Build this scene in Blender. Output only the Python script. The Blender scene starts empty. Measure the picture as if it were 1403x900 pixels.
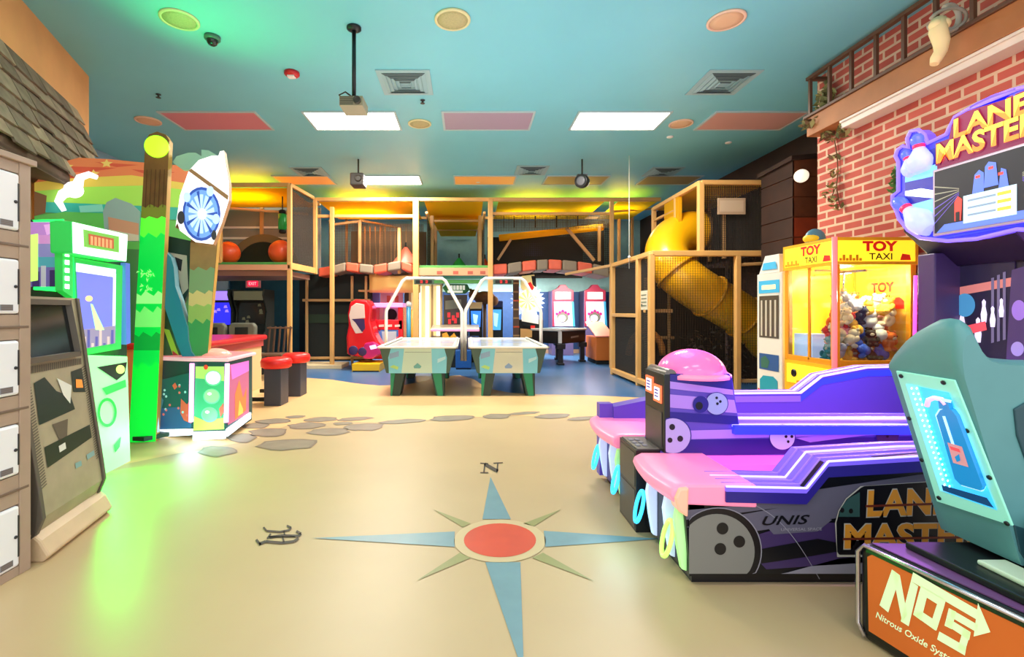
import bpy, bmesh, math, random
from mathutils import Vector, Matrix
random.seed(7)
SC = bpy.context.scene
COL = SC.collection
# ---- camera geometry: level camera at the origin, looking along +Y, shifted lens (frame 1403x900) ----
F, VX, VY, H = 650.0, 640.0, 426.0, 1.28
CAM = Vector((0, 0, H))
def P(px, py, D):
    return Vector(((px-VX)*D/F, D, H-(py-VY)*D/F))
def FL(px, py, z=0.0):
    return P(px, py, (H-z)*F/(py-VY))
def V(*a): return Vector(a)

def lin(c):
    c = c/255.0
    return c/12.92 if c <= .04045 else ((c+.055)/1.055)**2.4
def rgb(c): return (lin(c[0]), lin(c[1]), lin(c[2]), 1.0)

MATS = {}
def mat(key, c=None, rough=.5, metal=0.0, emit=0.0, ec=None, noise=0.0, nscale=8.0, alpha=1.0, coat=0.0, bump=0.0):
    if key in MATS: return MATS[key]
    m = bpy.data.materials.new(key); m.use_nodes = True
    nt = m.node_tree; b = nt.nodes['Principled BSDF']
    b.inputs['Base Color'].default_value = rgb(c)
    b.inputs['Roughness'].default_value = rough
    b.inputs['Metallic'].default_value = metal
    if coat: b.inputs['Coat Weight'].default_value = coat
    if alpha < 1: b.inputs['Alpha'].default_value = alpha
    if emit:
        b.inputs['Emission Color'].default_value = rgb(ec or c)
        b.inputs['Emission Strength'].default_value = emit
    if noise:
        tc = nt.nodes.new('ShaderNodeTexCoord'); n = nt.nodes.new('ShaderNodeTexNoise')
        n.inputs['Scale'].default_value = nscale; n.inputs['Detail'].default_value = 4
        nt.links.new(tc.outputs['Object'], n.inputs['Vector'])
        r = nt.nodes.new('ShaderNodeValToRGB')
        col = rgb(c)
        r.color_ramp.elements[0].position = .3; r.color_ramp.elements[1].position = .7
        r.color_ramp.elements[0].color = tuple(max(0, x*(1-noise)) for x in col[:3])+(1,)
        r.color_ramp.elements[1].color = tuple(min(1, x*(1+noise)) for x in col[:3])+(1,)
        nt.links.new(n.outputs['Fac'], r.inputs['Fac']); nt.links.new(r.outputs['Color'], b.inputs['Base Color'])
        if bump:
            bp = nt.nodes.new('ShaderNodeBump'); bp.inputs['Strength'].default_value = bump
            nt.links.new(n.outputs['Fac'], bp.inputs['Height']); nt.links.new(bp.outputs['Normal'], b.inputs['Normal'])
    MATS[key] = m
    return m
def glow(key, c, s=1.0):      # lit panel / lamp / screen
    return mat(key, c, .4, 0, s, c)
def glass(key, c=(235,245,250), a=.12):
    if key in MATS: return MATS[key]
    m = bpy.data.materials.new(key); m.use_nodes = True
    nt = m.node_tree; nt.nodes.remove(nt.nodes['Principled BSDF'])
    t = nt.nodes.new('ShaderNodeBsdfTransparent'); g = nt.nodes.new('ShaderNodeBsdfGlossy'); x = nt.nodes.new('ShaderNodeMixShader')
    t.inputs['Color'].default_value = rgb(c); g.inputs['Roughness'].default_value = .05
    x.inputs['Fac'].default_value = a
    nt.links.new(t.outputs[0], x.inputs[1]); nt.links.new(g.outputs[0], x.inputs[2])
    nt.links.new(x.outputs[0], nt.nodes['Material Output'].inputs['Surface'])
    MATS[key] = m; return m
def net(key, c=(30,28,25), cell=.05, strand=.3):
    """woven mesh: square grid of opaque strands, clear holes"""
    if key in MATS: return MATS[key]
    m = bpy.data.materials.new(key); m.use_nodes = True
    nt = m.node_tree; b = nt.nodes['Principled BSDF']
    b.inputs['Base Color'].default_value = rgb(c); b.inputs['Roughness'].default_value = .9
    tc = nt.nodes.new('ShaderNodeTexCoord'); sp = nt.nodes.new('ShaderNodeSeparateXYZ')
    nt.links.new(tc.outputs['Object'], sp.inputs[0])
    def frac(sock):
        a = nt.nodes.new('ShaderNodeMath'); a.operation = 'DIVIDE'; a.inputs[1].default_value = cell
        nt.links.new(sock, a.inputs[0])
        f = nt.nodes.new('ShaderNodeMath'); f.operation = 'FRACT'; nt.links.new(a.outputs[0], f.inputs[0])
        l = nt.nodes.new('ShaderNodeMath'); l.operation = 'LESS_THAN'; l.inputs[1].default_value = strand
        nt.links.new(f.outputs[0], l.inputs[0]); return l.outputs[0]
    ad = nt.nodes.new('ShaderNodeMath'); ad.operation = 'ADD'
    nt.links.new(sp.outputs['X'], ad.inputs[0]); nt.links.new(sp.outputs['Y'], ad.inputs[1])
    mx = nt.nodes.new('ShaderNodeMath'); mx.operation = 'MAXIMUM'
    nt.links.new(frac(ad.outputs[0]), mx.inputs[0]); nt.links.new(frac(sp.outputs['Z']), mx.inputs[1])
    nt.links.new(mx.outputs[0], b.inputs['Alpha'])
    MATS[key] = m; return m

_TXT = {}
def text_verts(body, off=.014):
    if (body, off) in _TXT: return _TXT[(body, off)]
    cu = bpy.data.curves.new('t', 'FONT'); cu.body = body; cu.resolution_u = 3; cu.offset = off
    o = bpy.data.objects.new('t', cu); COL.objects.link(o)
    dg = bpy.context.evaluated_depsgraph_get(); me = o.evaluated_get(dg).to_mesh()
    vs = [v.co.copy() for v in me.vertices]; fs = [tuple(p.vertices) for p in me.polygons]
    o.evaluated_get(dg).to_mesh_clear()
    bpy.data.objects.remove(o); bpy.data.curves.remove(cu)
    x0 = min(v.x for v in vs); x1 = max(v.x for v in vs); y0 = min(v.y for v in vs); y1 = max(v.y for v in vs)
    vs = [((v.x-x0)/(x1-x0), (v.y-y0)/(y1-y0)) for v in vs]
    _TXT[(body, off)] = (vs, fs); return _TXT[(body, off)]

class Fr:
    """a vertical plane in the place: foot point (x, y), running along u; n is the side it shows"""
    def __init__(s, x0, y0, x1, y1, flip=False, lean=0.0):
        s.o = V(x0, y0, 0); d = V(x1-x0, y1-y0, 0); s.L = d.length; s.u = d.normalized()
        s.n = V(s.u.y, -s.u.x, 0)
        if flip: s.n = -s.n
        s.w = V(0, 0, 1)
        if lean:
            R = Matrix.Rotation(lean, 3, s.u); s.n = R @ s.n; s.w = R @ s.w
    def at(s, a, z, d=0): return s.o + s.u*a + s.w*z + s.n*d
    def px(s, x, y, d=0):
        r = V((x-VX)/F, 1, -(y-VY)/F)
        t = (s.o + s.n*d - CAM).dot(s.n)/r.dot(s.n)
        return CAM + r*t
    def pts(s, L, d=0): return [s.px(x, y, d) for x, y in L]

class B:
    def __init__(s): s.v = []; s.f = []; s.m = []; s.sm = []
    def add(s, vs, fs, m, smooth=False):
        k = len(s.v); s.v += [Vector(p) for p in vs]
        for f in fs:
            s.f.append(tuple(i+k for i in f)); s.m.append(m); s.sm.append(smooth)
        return s
    def poly(s, pts, m): return s.add(pts, [tuple(range(len(pts)))], m)
    def prism(s, pts, vec, m, side=None):
        n = len(pts); vec = Vector(vec); pts = [Vector(p) for p in pts]
        s.add(pts+[p+vec for p in pts], [tuple(range(n)), tuple(range(n, 2*n))], m)
        k = len(s.v)-2*n
        for i in range(n):
            j = (i+1) % n
            s.f.append((k+i, k+j, k+n+j, k+n+i)); s.m.append(side or m); s.sm.append(False)
        return s
    def box(s, p0, p1, m):
        x0, y0, z0 = p0; x1, y1, z1 = p1
        return s.prism([(x0,y0,z0),(x1,y0,z0),(x1,y1,z0),(x0,y1,z0)], (0,0,z1-z0), m)
    def fbox(s, fr, a0, a1, z0, z1, d0, d1, m):
        return s.prism([fr.at(a0,z0,d0), fr.at(a1,z0,d0), fr.at(a1,z1,d0), fr.at(a0,z1,d0)], fr.n*(d1-d0), m)
    def fprism(s, fr, L, d0, d1, m, side=None):   # outline given as seen from the camera's place on plane d1, thickness back to d0
        return s.prism(fr.pts(L, d1), fr.n*(d0-d1), m, side)
    def tube(s, path, r, m, seg=8, closed=False, caps=True, smooth=True):
        path = [Vector(p) for p in path]; n = len(path)
        rs = r if isinstance(r, (list, tuple)) else [r]*n
        vs = []; up = None
        for i, p in enumerate(path):
            if closed: t = path[(i+1) % n]-path[i-1]
            else: t = path[min(i+1, n-1)]-path[max(i-1, 0)]
            t = t.normalized() if t.length > 1e-9 else V(0,0,1)
            if up is None:
                up = t.cross(V(0,0,1))
                if up.length < .05: up = t.cross(V(1,0,0))
            up = (up - t*up.dot(t)).normalized(); w = t.cross(up)
            for k in range(seg):
                a = 2*math.pi*k/seg; vs.append(p + (up*math.cos(a)+w*math.sin(a))*rs[i])
        fs = []
        for i in range(n if closed else n-1):
            j = (i+1) % n
            for k in range(seg):
                l = (k+1) % seg; fs.append((i*seg+k, i*seg+l, j*seg+l, j*seg+k))
        s.add(vs, fs, m, smooth)
        if caps and not closed:
            k = len(s.v)-len(vs)
            for q in (0, n-1):
                s.f.append(tuple(k+q*seg+i for i in range(seg))); s.m.append(m); s.sm.append(False)
        return s
    def bar(s, p, q, w, h, m):
        p = Vector(p); q = Vector(q); t = (q-p).normalized()
        a = t.cross(V(0,0,1))
        if a.length < .05: a = V(1,0,0) if abs(t.x) < .5 else V(0,1,0)
        a.normalize(); b = t.cross(a).normalized()
        a = a*w/2; b = b*h/2
        return s.prism([p-a-b, p+a-b, p+a+b, p-a+b], q-p, m)
    def ball(s, c, r, m, sc=(1,1,1), seg=16, rings=10, z0=-1.0, rot=None):
        c = Vector(c); vs = []; fs = []
        t0 = math.asin(max(-1, z0))
        for i in range(rings+1):
            t = t0 + (math.pi/2-t0)*i/rings
            for k in range(seg):
                a = 2*math.pi*k/seg
                p = V(math.cos(t)*math.cos(a)*sc[0], math.cos(t)*math.sin(a)*sc[1], math.sin(t)*sc[2])*r
                if rot: p = rot @ p
                vs.append(c+p)
        for i in range(rings):
            for k in range(seg):
                l = (k+1) % seg; fs.append((i*seg+k, i*seg+l, (i+1)*seg+l, (i+1)*seg+k))
        return s.add(vs, fs, m, True)
    def lathe(s, c, prof, m, seg=20, axis=(0,0,1), smooth=True):
        c = Vector(c); ax = Vector(axis).normalized()
        q = V(0,0,1).rotation_difference(ax)
        vs = []; fs = []
        for r, z in prof:
            for k in range(seg):
                a = 2*math.pi*k/seg
                vs.append(c + q @ V(r*math.cos(a), r*math.sin(a), z))
        for i in range(len(prof)-1):
            for k in range(seg):
                l = (k+1) % seg; fs.append((i*seg+k, i*seg+l, (i+1)*seg+l, (i+1)*seg+k))
        s.add(vs, fs, m, smooth)
        k0 = len(s.v)-len(vs)
        for q_, i in ((0, 0), (len(prof)-1, len(prof)-1)):
            if prof[q_][0] > 1e-6:
                s.f.append(tuple(k0+i*seg+k for k in range(seg))); s.m.append(m); s.sm.append(False)
        return s
    def text(s, body, p00, p10, p01, m, lift=None, off=.014):
        vs, fs = text_verts(body, off)
        p00 = Vector(p00); u = Vector(p10)-p00; w = Vector(p01)-p00
        l = Vector(lift) if lift is not None else V(0,0,0)
        return s.add([p00+u*x+w*y+l for x, y in vs], fs, m)
    def ftext(s, fr, body, a, b, c, d, m, off=.014):        # corner points on the plane: bottom-start, bottom-end, top-start
        return s.text(body, fr.px(*a, d), fr.px(*b, d), fr.px(*c, d), m, None, off)
    def fpoly(s, fr, L, d, m): return s.poly(fr.pts(L, d), m)
    def fdisc(s, fr, x, y, rx, ry, d, m, seg=24):
        return s.poly([fr.px(x+rx*math.cos(2*math.pi*k/seg), y+ry*math.sin(2*math.pi*k/seg), d) for k in range(seg)], m)
    def build(s, name, parent=None, bevel=0.0, label=None, base=None, seg=2, keep=False):
        """links everything collected as ONE mesh object; its origin is the parent's, or the base point"""
        org = Vector(parent['_o']) if parent is not None else Vector(base if base is not None else s.base())
        me = bpy.data.meshes.new(name)
        me.from_pydata([p-org for p in s.v], [], s.f)
        order = []
        for m in s.m:
            if m not in order: order.append(m)
        for m in order: me.materials.append(m)
        me.polygons.foreach_set('material_index', [order.index(m) for m in s.m])
        me.polygons.foreach_set('use_smooth', s.sm)
        bm = bmesh.new(); bm.from_mesh(me); bmesh.ops.recalc_face_normals(bm, faces=bm.faces); bm.to_mesh(me); bm.free()
        me.update()
        o = bpy.data.objects.new(name, me); COL.objects.link(o)
        if parent is not None: o.parent = parent
        else: o.location = org
        o['_o'] = tuple(org)
        if bevel:
            md = o.modifiers.new('edge', 'BEVEL'); md.width = bevel; md.segments = seg; md.limit_method = 'ANGLE'; md.angle_limit = .7
        if label: o['label'] = label
        return o
    def base(s):
        lo = [min(p[i] for p in s.v) for i in range(3)]; hi = [max(p[i] for p in s.v) for i in range(3)]
        return V((lo[0]+hi[0])/2, (lo[1]+hi[1])/2, lo[2])

def thing(name, label, cat, loc, group=None):
    o = bpy.data.objects.new(name, None); COL.objects.link(o)
    o.location = loc; o['_o'] = tuple(loc); o.empty_display_size = .1
    o['label'] = label; o['category'] = cat
    if group: o['group'] = group
    return o
def tag(o, label, cat, group=None, kind=None):
    o['label'] = label; o['category'] = cat
    if group: o['group'] = group
    if kind: o['kind'] = kind
    return o
def struct(o, label=None, cat=None):
    o['kind'] = 'structure'
    if label: o['label'] = label
    if cat: o['category'] = cat
    return o
def dup(root, loc, label=None, rz=None):
    r = root.copy(); COL.objects.link(r); r.location = loc
    if label: r['label'] = label
    if rz is not None: r.rotation_euler = (0, 0, rz)
    for ch in root.children:
        c = ch.copy(); COL.objects.link(c); c.parent = r
        for g in ch.children:
            d = g.copy(); COL.objects.link(d); d.parent = c
    return r
def area(name, loc, target, sx, sy, power, c):
    l = bpy.data.lights.new(name, 'AREA'); l.shape = 'RECTANGLE'; l.size = sx; l.size_y = sy; l.energy = power
    l.color = rgb(c)[:3]
    o = bpy.data.objects.new(name, l); COL.objects.link(o); o.location = loc
    o.rotation_euler = (Vector(target)-Vector(loc)).to_track_quat('-Z', 'Y').to_euler()
    return o
def point(name, loc, power, c, r=.1):
    l = bpy.data.lights.new(name, 'POINT'); l.energy = power; l.color = rgb(c)[:3]; l.shadow_soft_size = r
    o = bpy.data.objects.new(name, l); COL.objects.link(o); o.location = loc
    return o
def arc(c, rx, ry, a0, a1, n):
    return [(c[0]+rx*math.cos(math.radians(a0+(a1-a0)*i/n)), c[1]+ry*math.sin(math.radians(a0+(a1-a0)*i/n))) for i in range(n+1)]
# ======================= THE ROOM =======================
CZ = 4.03
def brick_mat():
    m = bpy.data.materials.new('brick_red'); m.use_nodes = True
    nt = m.node_tree; b = nt.nodes['Principled BSDF']; L = nt.links
    tc = nt.nodes.new('ShaderNodeTexCoord'); sp = nt.nodes.new('ShaderNodeSeparateXYZ'); cb = nt.nodes.new('ShaderNodeCombineXYZ')
    L.new(tc.outputs['Object'], sp.inputs[0])
    ad = nt.nodes.new('ShaderNodeMath'); L.new(sp.outputs['X'], ad.inputs[0]); L.new(sp.outputs['Y'], ad.inputs[1])
    L.new(ad.outputs[0], cb.inputs['X']); L.new(sp.outputs['Z'], cb.inputs['Y'])
    t = nt.nodes.new('ShaderNodeTexBrick'); L.new(cb.outputs[0], t.inputs['Vector'])
    t.inputs['Color1'].default_value = rgb((206,100,84)); t.inputs['Color2'].default_value = rgb((182,80,68)); t.inputs['Mortar'].default_value = rgb((220,186,158))
    t.inputs['Scale'].default_value = 1; t.inputs['Mortar Size'].default_value = .014; t.inputs['Brick Width'].default_value = .25; t.inputs['Row Height'].default_value = .09
    t.inputs['Bias'].default_value = .1; t.inputs['Mortar Smooth'].default_value = .2
    n = nt.nodes.new('ShaderNodeTexNoise'); n.inputs['Scale'].default_value = 3.5; L.new(tc.outputs['Object'], n.inputs['Vector'])
    r = nt.nodes.new('ShaderNodeMapRange'); r.inputs['To Min'].default_value = .75; r.inputs['To Max'].default_value = 1.2; L.new(n.outputs['Fac'], r.inputs['Value'])
    hs = nt.nodes.new('ShaderNodeHueSaturation'); L.new(t.outputs['Color'], hs.inputs['Color']); L.new(r.outputs['Result'], hs.inputs['Value'])
    L.new(hs.outputs['Color'], b.inputs['Base Color']); b.inputs['Roughness'].default_value = .85
    bp = nt.nodes.new('ShaderNodeBump'); bp.inputs['Strength'].default_value = .4; bp.invert = True
    L.new(t.outputs['Fac'], bp.inputs['Height']); L.new(bp.outputs['Normal'], b.inputs['Normal'])
    return m

# ---- floor with its painted map ----
def floor_mat(key, c, rough, noise=.05, nscale=1.2):
    return mat(key, c, rough, noise=noise, nscale=nscale)
m_floor = floor_mat('floor_tan', (196,170,128), .42)
m_sand = floor_mat('floor_sand', (236,192,136), .4)
m_blue = floor_mat('floor_blue', (66,112,162), .28)
m_stone = mat('floor_stone', (150,138,122), .4, noise=.12, nscale=6)
m_stone_d = mat('floor_stone_line', (134,120,104), .4)
m_cblue = mat('compass_blue', (110,150,160), .4, noise=.08, nscale=5)
m_cgreen = mat('compass_green', (148,148,92), .4)
m_cred = mat('compass_red', (214,74,46), .4, noise=.06, nscale=6)
m_ink = mat('floor_ink', (58,50,44), .5)
m_floor2 = mat('compass_ring', (210,188,144), .35)
b = B()
b.box((-8, -2.5, -.1), (8, 15, 0), m_floor)
def dec(px, z, m): b.poly([FL(x, y, z) for x, y in px], m)
arc_px = [(150,640),(260,618),(345,604),(372,590),(400,581),(455,578),(520,579),(580,576),(640,572),(700,569),(760,571),(820,575),(900,580),(1000,586),(1200,590)]
sand = [FL(x, y, .001) for x, y in arc_px]
b.poly(sand + [V(7.9,9,.001), V(7.9,14.9,.001), V(-7.9,14.9,.001), V(-7.9,5,.001)], m_sand)
blue_px = [(300,509),(380,513),(415,517),(455,520),(487,525),(520,528),(555,527),(585,521),(605,516),(630,514),(650,520),(668,532),(700,538),(735,540),(800,541),(885,545),(960,548),(1100,552)]
b.poly([FL(x, y, .002) for x, y in blue_px] + [V(7.9,8.5,.002), V(7.9,14.8,.002), V(-7.9,14.8,.002)], m_blue)
for x, y, rx, ry in ((393,609,44,8),(368,592,27,6),(374,577,26,3.5),(420,583,25,4.5),(440,574.5,24,3),(450,591,30,5),(500,585,27,5),(485,574,25,2.5),
                     (552,577,32,2.8),(620,573,34,4),(680,570,21,3.4),(718,566,22,2),(758,569.5,25,3.2),(798,573,21,2.6),(350,583,18,4),(330,600,20,6),
                     (300,618,26,7),(470,580,14,2),(405,571,14,2),(845,577,20,2.5)):
    pts = []
    for k in range(14):
        a = 2*math.pi*k/14; w = 1+random.uniform(-.16,.16)
        pts.append((x+rx*w*math.cos(a)+ry*.6*math.sin(a), y+ry*w*math.sin(a)-(.06*rx*math.cos(a))))
    dec(pts, .003, m_stone_d)
    dec([(x+(px_-x)*.9, y+(py_-y)*.82) for px_, py_ in pts], .004, m_stone)
# compass rose
for tri in (((672,653),(661,711),(700,711)), ((427,737),(623,728),(623,749)), ((905,738),(745,727),(747,749)), ((718,925),(665,770),(713,770))):
    dec(tri, .003, m_cblue)
for tri in (((769,697.5),(717,717),(731,721)), ((593,697.5),(645,717),(634,722)), ((571,795),(630,757),(645,764)), ((814,796),(729,764),(744,757))):
    dec(tri, .003, m_cgreen)
dec([(685+63*math.cos(k*math.pi/20), 741+29.5*math.sin(k*math.pi/20)) for k in range(40)], .003, m_floor2)
dec([(685+49.5*math.cos(k*math.pi/20), 740+23.2*math.sin(k*math.pi/20)) for k in range(40)], .004, m_cred)
def stroke(L, w, z=.004):
    for (x0,y0),(x1,y1) in zip(L, L[1:]):
        dx, dy = x1-x0, y1-y0; l = math.hypot(dx, dy); nx, ny = -dy/l*w/2, dx/l*w/2
        dec([(x0+nx,y0+ny),(x1+nx,y1+ny),(x1-nx,y1-ny),(x0-nx,y0-ny)], z, m_ink)
# N
stroke([(663,647),(664.5,635)], 2); stroke([(681,646),(682,635)], 2); stroke([(664,635.5),(682,645.5)], 4.5)
stroke([(658,647.3),(669,647.3)], 1.2); stroke([(658,634.3),(669,635)], 1.2); stroke([(676,634.3),(689,633.6)], 1.2)
# blackletter W, turned to the west
for L, w_ in (([(361,722),(365,727),(384,728.5),(396,726),(399,722.5),(393,720)],2.6), ([(369,736),(384,733.5),(409,734),(412.5,731),(406,727.5)],3.4), ([(355,745),(364,741.5),(386,743.5),(403,741.5),(409,737)],3.6),
              ([(351,739),(357,746.5)],3.4), ([(366,738),(371,731)],2.4), ([(389,727),(390,733)],2), ([(387,734),(389,743)],2.2), ([(368,735.5),(404,735)],1.4)): stroke(L, w_)
struct(b.build('floor', base=(0,0,0)), 'tan painted concrete floor with a compass rose', 'floor')

# ---- ceiling ----
m_ceil = mat('ceiling_paint', (122,200,212), .45, noise=.04, nscale=.7)
b = B(); b.box((-8,-2.5,CZ), (8,15,CZ+.12), m_ceil)
struct(b.build('ceiling', base=(0,0,CZ)), 'pale teal painted ceiling', 'ceiling')

# ---- walls ----
m_tan = mat('plaster_tan', (226,164,104), .8, noise=.1, nscale=2)
b = B(); b.prism([(-2.77,1.0,0),(-4.44,5.57,0),(-6.3,5.57,0),(-6.3,1.0,0)], (0,0,CZ), m_tan)
struct(b.build('wall_left'), 'orange tan plaster wall above shingled eave', 'wall')
m_pale = mat('wall_pale_blue', (150,190,215), .8, noise=.05)
b = B(); b.box((-6.5,5.57,0), (-6.3,14.5,CZ), m_pale)
struct(b.build('wall_far_left'), 'pale blue side wall behind the play tower', 'wall')
m_navy = mat('wall_navy', (38,74,128), .6, noise=.08); m_teal = mat('wall_teal', (150,190,190), .7, noise=.06); m_band = mat('wall_band', (196,160,130), .6)
b = B(); b.box((-6.5,14.4,0), (6,14.6,CZ), m_teal); b.box((-6.3,14.36,.12), (5.2,14.4,1.86), m_navy); b.box((-6.3,14.35,0), (5.2,14.4,.12), m_band)
struct(b.build('wall_back'), 'back wall painted navy below and pale teal above', 'wall')
m_dteal = mat('wall_dark_teal', (12,62,76), .6, noise=.1); m_black = mat('wall_black', (12,14,14), .7)
b = B(); b.box((-6.25,12.5,0), (-4.42,12.62,2.1), m_dteal); b.box((-4.42,12.5,0), (-3.45,12.62,2.1), m_black)
struct(b.build('wall_partition'), 'dark teal partition wall under the play deck', 'wall')
m_brick = brick_mat()
b = B(); b.box((4.15,1.2,0), (4.5,5.62,CZ), m_brick)
struct(b.build('wall_right', base=(0,0,0)), 'red brick wall behind the bowling game', 'wall')
m_dbrown = mat('wall_dark_brown', (58,36,26), .8, noise=.2, nscale=3)
b = B(); b.box((5.25,5.62,0), (5.5,14.5,CZ), m_dbrown)
struct(b.build('wall_far_right'), 'dark brown side wall behind the slide tower', 'wall')
b = B(); b.box((4.5,5.5,0),(5.25,5.62,CZ), m_dbrown)
struct(b.build('wall_return'), 'dark return wall beside the brick wall', 'wall')

# ---- shingled eave on the tan wall ----
root = thing('shingled_eave', 'weathered grey brown shingled eave projecting from the tan wall', 'roof', (-3.6,3.8,2.4))
m_sh = [mat('shingle%d' % i, c, .9, noise=.22, nscale=9) for i, c in enumerate(((150,132,110),(132,116,96),(164,144,118),(120,104,86)))]
m_shd = mat('eave_wood', (108,84,66), .8, noise=.2, nscale=4)
wd = V(-.343,.939,0); wn = V(.939,.343,0)             # along the wall and out of it
top0 = V(-2.95,1.5,3.48); bot0 = top0 + wn*.30 + V(0,0,-.95)
LEN = 3.93
b = B(); slope = bot0-top0; snorm = wd.cross(slope).normalized()
if snorm.dot(wn) < 0: snorm = -snorm
b.prism([top0, top0+wd*LEN, bot0+wd*(LEN+.17), bot0], -snorm*.05, m_shd)
rows = 6
for r in range(rows):
    t0, t1 = r/rows, (r+1.12)/rows
    x = -.3*(r % 2)*.5
    while x < LEN:
        w = random.uniform(.24,.36); x1 = min(x+w-.014, LEN+.17*(r+.6)/rows)
        x0 = max(x, 0)
        if x1-x0 > .03:
            j = random.uniform(-.03,.035)
            a = top0+slope*t0+wd*x0; c = top0+slope*(t1+j*.6)+wd*x0
            d = top0+slope*(t1+j)+wd*x1; e = top0+slope*t0+wd*x1
            b.prism([a+snorm*.004, c+snorm*.03, d+snorm*.03, e+snorm*.004], snorm*.018, random.choice(m_sh))
        x += w
b.build('shingle', root)
b = B(); b.prism([bot0, bot0+wd*(LEN+.1), bot0+wd*(LEN+.1)+V(0,0,-.09), bot0+V(0,0,-.09)], -wn*.03, m_shd)
b.prism([bot0+V(0,0,-.05), bot0+wd*LEN+V(0,0,-.05), top0+wd*LEN+V(0,0,-1.0)+wn*.02, top0+V(0,0,-1.0)+wn*.02], (0,0,-.03), m_shd)
b.build('fascia', root)

# ---- ceiling lights ----
m_lit = glow('panel_lit', (255,250,235), 9.0)
m_frame = mat('panel_frame', (180,200,200), .5)
def cpanel(label, x, y, m, w=1.24, d=.61, lit=False, frame=m_frame):
    r = thing('ceiling_light', label, 'ceiling light', (x, y, CZ), 'ceiling light panels')
    q = B()
    for p0, p1 in (((x-w/2-.03,y-d/2-.03),(x+w/2+.03,y-d/2)),((x-w/2-.03,y+d/2),(x+w/2+.03,y+d/2+.03)),((x-w/2-.03,y-d/2),(x-w/2,y+d/2)),((x+w/2,y-d/2),(x+w/2+.03,y+d/2))):
        q.box((*p0,CZ-.02),(*p1,CZ-.001), frame)
    q.build('frame', r)
    q = B(); q.box((x-w/2,y-d/2,CZ-.014),(x+w/2,y+d/2,CZ-.001), m); q.build('diffuser', r)
    return r
def cx(px, py): p = FL(px, py, CZ); return p
yA = 6.85
m_rose = mat('panel_rose', (205,130,140), .4); m_mauve = mat('panel_mauve', (170,150,170), .4); m_or = mat('panel_orange', (235,165,85), .4, 0, .25, (235,160,80))
m_olive = mat('panel_olive', (170,150,90), .4)
X_ = lambda px, D: (px-VX)*D/F
cpanel('bright white ceiling light panel behind the hanging projector', X_(485,yA), yA, m_lit, lit=True)
cpanel('bright white ceiling light panel with no projector in front', X_(847,yA), yA, m_lit, lit=True)
cpanel('unlit dusky red ceiling panel near the tan wall', X_(299,yA), yA, m_rose, w=1.3)
cpanel('unlit mauve ceiling panel between the two bright ones', X_(668,yA), yA, m_mauve)
cpanel('unlit rose pink ceiling panel close to the brick wall', X_(1027,yA), yA, mat('panel_pink', (210,160,150), .4), w=1.25)
yB = 9.95
cpanel('bright white ceiling light panel in the row over the play frame', X_(535,yB), yB, m_lit, lit=True)
cpanel('orange tinted ceiling panel above the climbing tower deck', X_(418,yB), yB, m_or, w=1.1)
cpanel('orange tinted ceiling panel over the middle of the play frame', X_(664,yB), yB, m_or)
cpanel('olive tinted ceiling panel behind the round spotlight', X_(788,yB), yB, m_olive)
cpanel('olive tinted ceiling panel before the yellow slide tower', X_(916,yB), yB, m_olive, w=1.1)
for x, y in ((-1.6,3.0),(1.9,3.0),(-1.6,.2),(1.9,.2)): pass
for x, y, pw in ((X_(485,yA),yA,125),(X_(847,yA),yA,125),(X_(535,yB),yB,190)):
    area('panel_and_fill_lamp', (x,y,CZ-.04), (x,y,0), 1.2, .6, pw, (255,246,234))
for i, (x, y) in enumerate(((-.9,.6),(1.2,.6),(-.9,-1.6),(1.6,-1.6))):
    area('panel_and_fill_lamp', (x,y,CZ-.04), (x,y,0), 1.2, .6, 42 if (x < 0 and y > 0) else 24, (255,246,236))
for x, y in ((-4.8,10.1),(-2.6,11.8),(1.6,11.8),(3.4,11.4)):
    area('panel_and_fill_lamp', (x,y,CZ-.04), (x,y,0), 1.2, .6, 38 if x < -4 else 70, (255,240,215))  # fill added above the play frames, with no panel modelled

for x, y, sx_ in ((-2.4,12.9,1.6),(.9,13.2,2.2),(2.8,12.4,1.4)):      # unseen fill light added under the play decks
    area('under_deck_fill', (x,y,2.08), (x,y+.5,0), sx_, .5, 130, (255,246,232))

area('ceiling_fill', (.4,5.0,2.3), (.4,5.2,4.03), 4.5, 3.0, 42, (240,246,255))  # unseen upward fill in mid-air, added to brighten the ceiling
# speakers, vents, small ceiling things
m_sp = mat('speaker_rim', (225,215,160), .5); m_spg = mat('speaker_grille', (182,172,122), .7, noise=.1, nscale=60)
m_sp2 = mat('speaker_rim_warm', (235,200,170), .5); m_spg2 = mat('speaker_grille_warm', (220,180,140), .7)
def speaker(px, py, label, warm=False):
    c = cx(px, py); r = thing('ceiling_speaker', label, 'speaker', c, 'round ceiling speakers')
    q = B(); q.lathe(c, [(.17,-.001),(.17,-.015),(.145,-.02),(.145,-.001)], m_sp2 if warm else m_sp, 28); q.build('rim', r)
    q = B(); q.lathe(c, [(.144,-.001),(.144,-.013),(.08,-.018),(.001,-.019)], m_spg2 if warm else m_spg, 28); q.build('grille', r)
speaker(246,26,'round olive ceiling speaker nearest the shingled eave'); speaker(620,26,'round ceiling speaker nearest the hanging projector pole, on its brick wall side')
speaker(995,27,'round peach ceiling speaker nearest the balcony railing', True); speaker(203,165,'round ceiling speaker above the plank game', True)
speaker(575,169,'round ceiling speaker between a bright and a mauve panel'); speaker(933,169,'round ceiling speaker between a bright and a pink panel', True)
m_vent = mat('vent_metal', (150,185,188), .5); m_ventd = mat('vent_dark', (70,90,92), .6)
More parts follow.
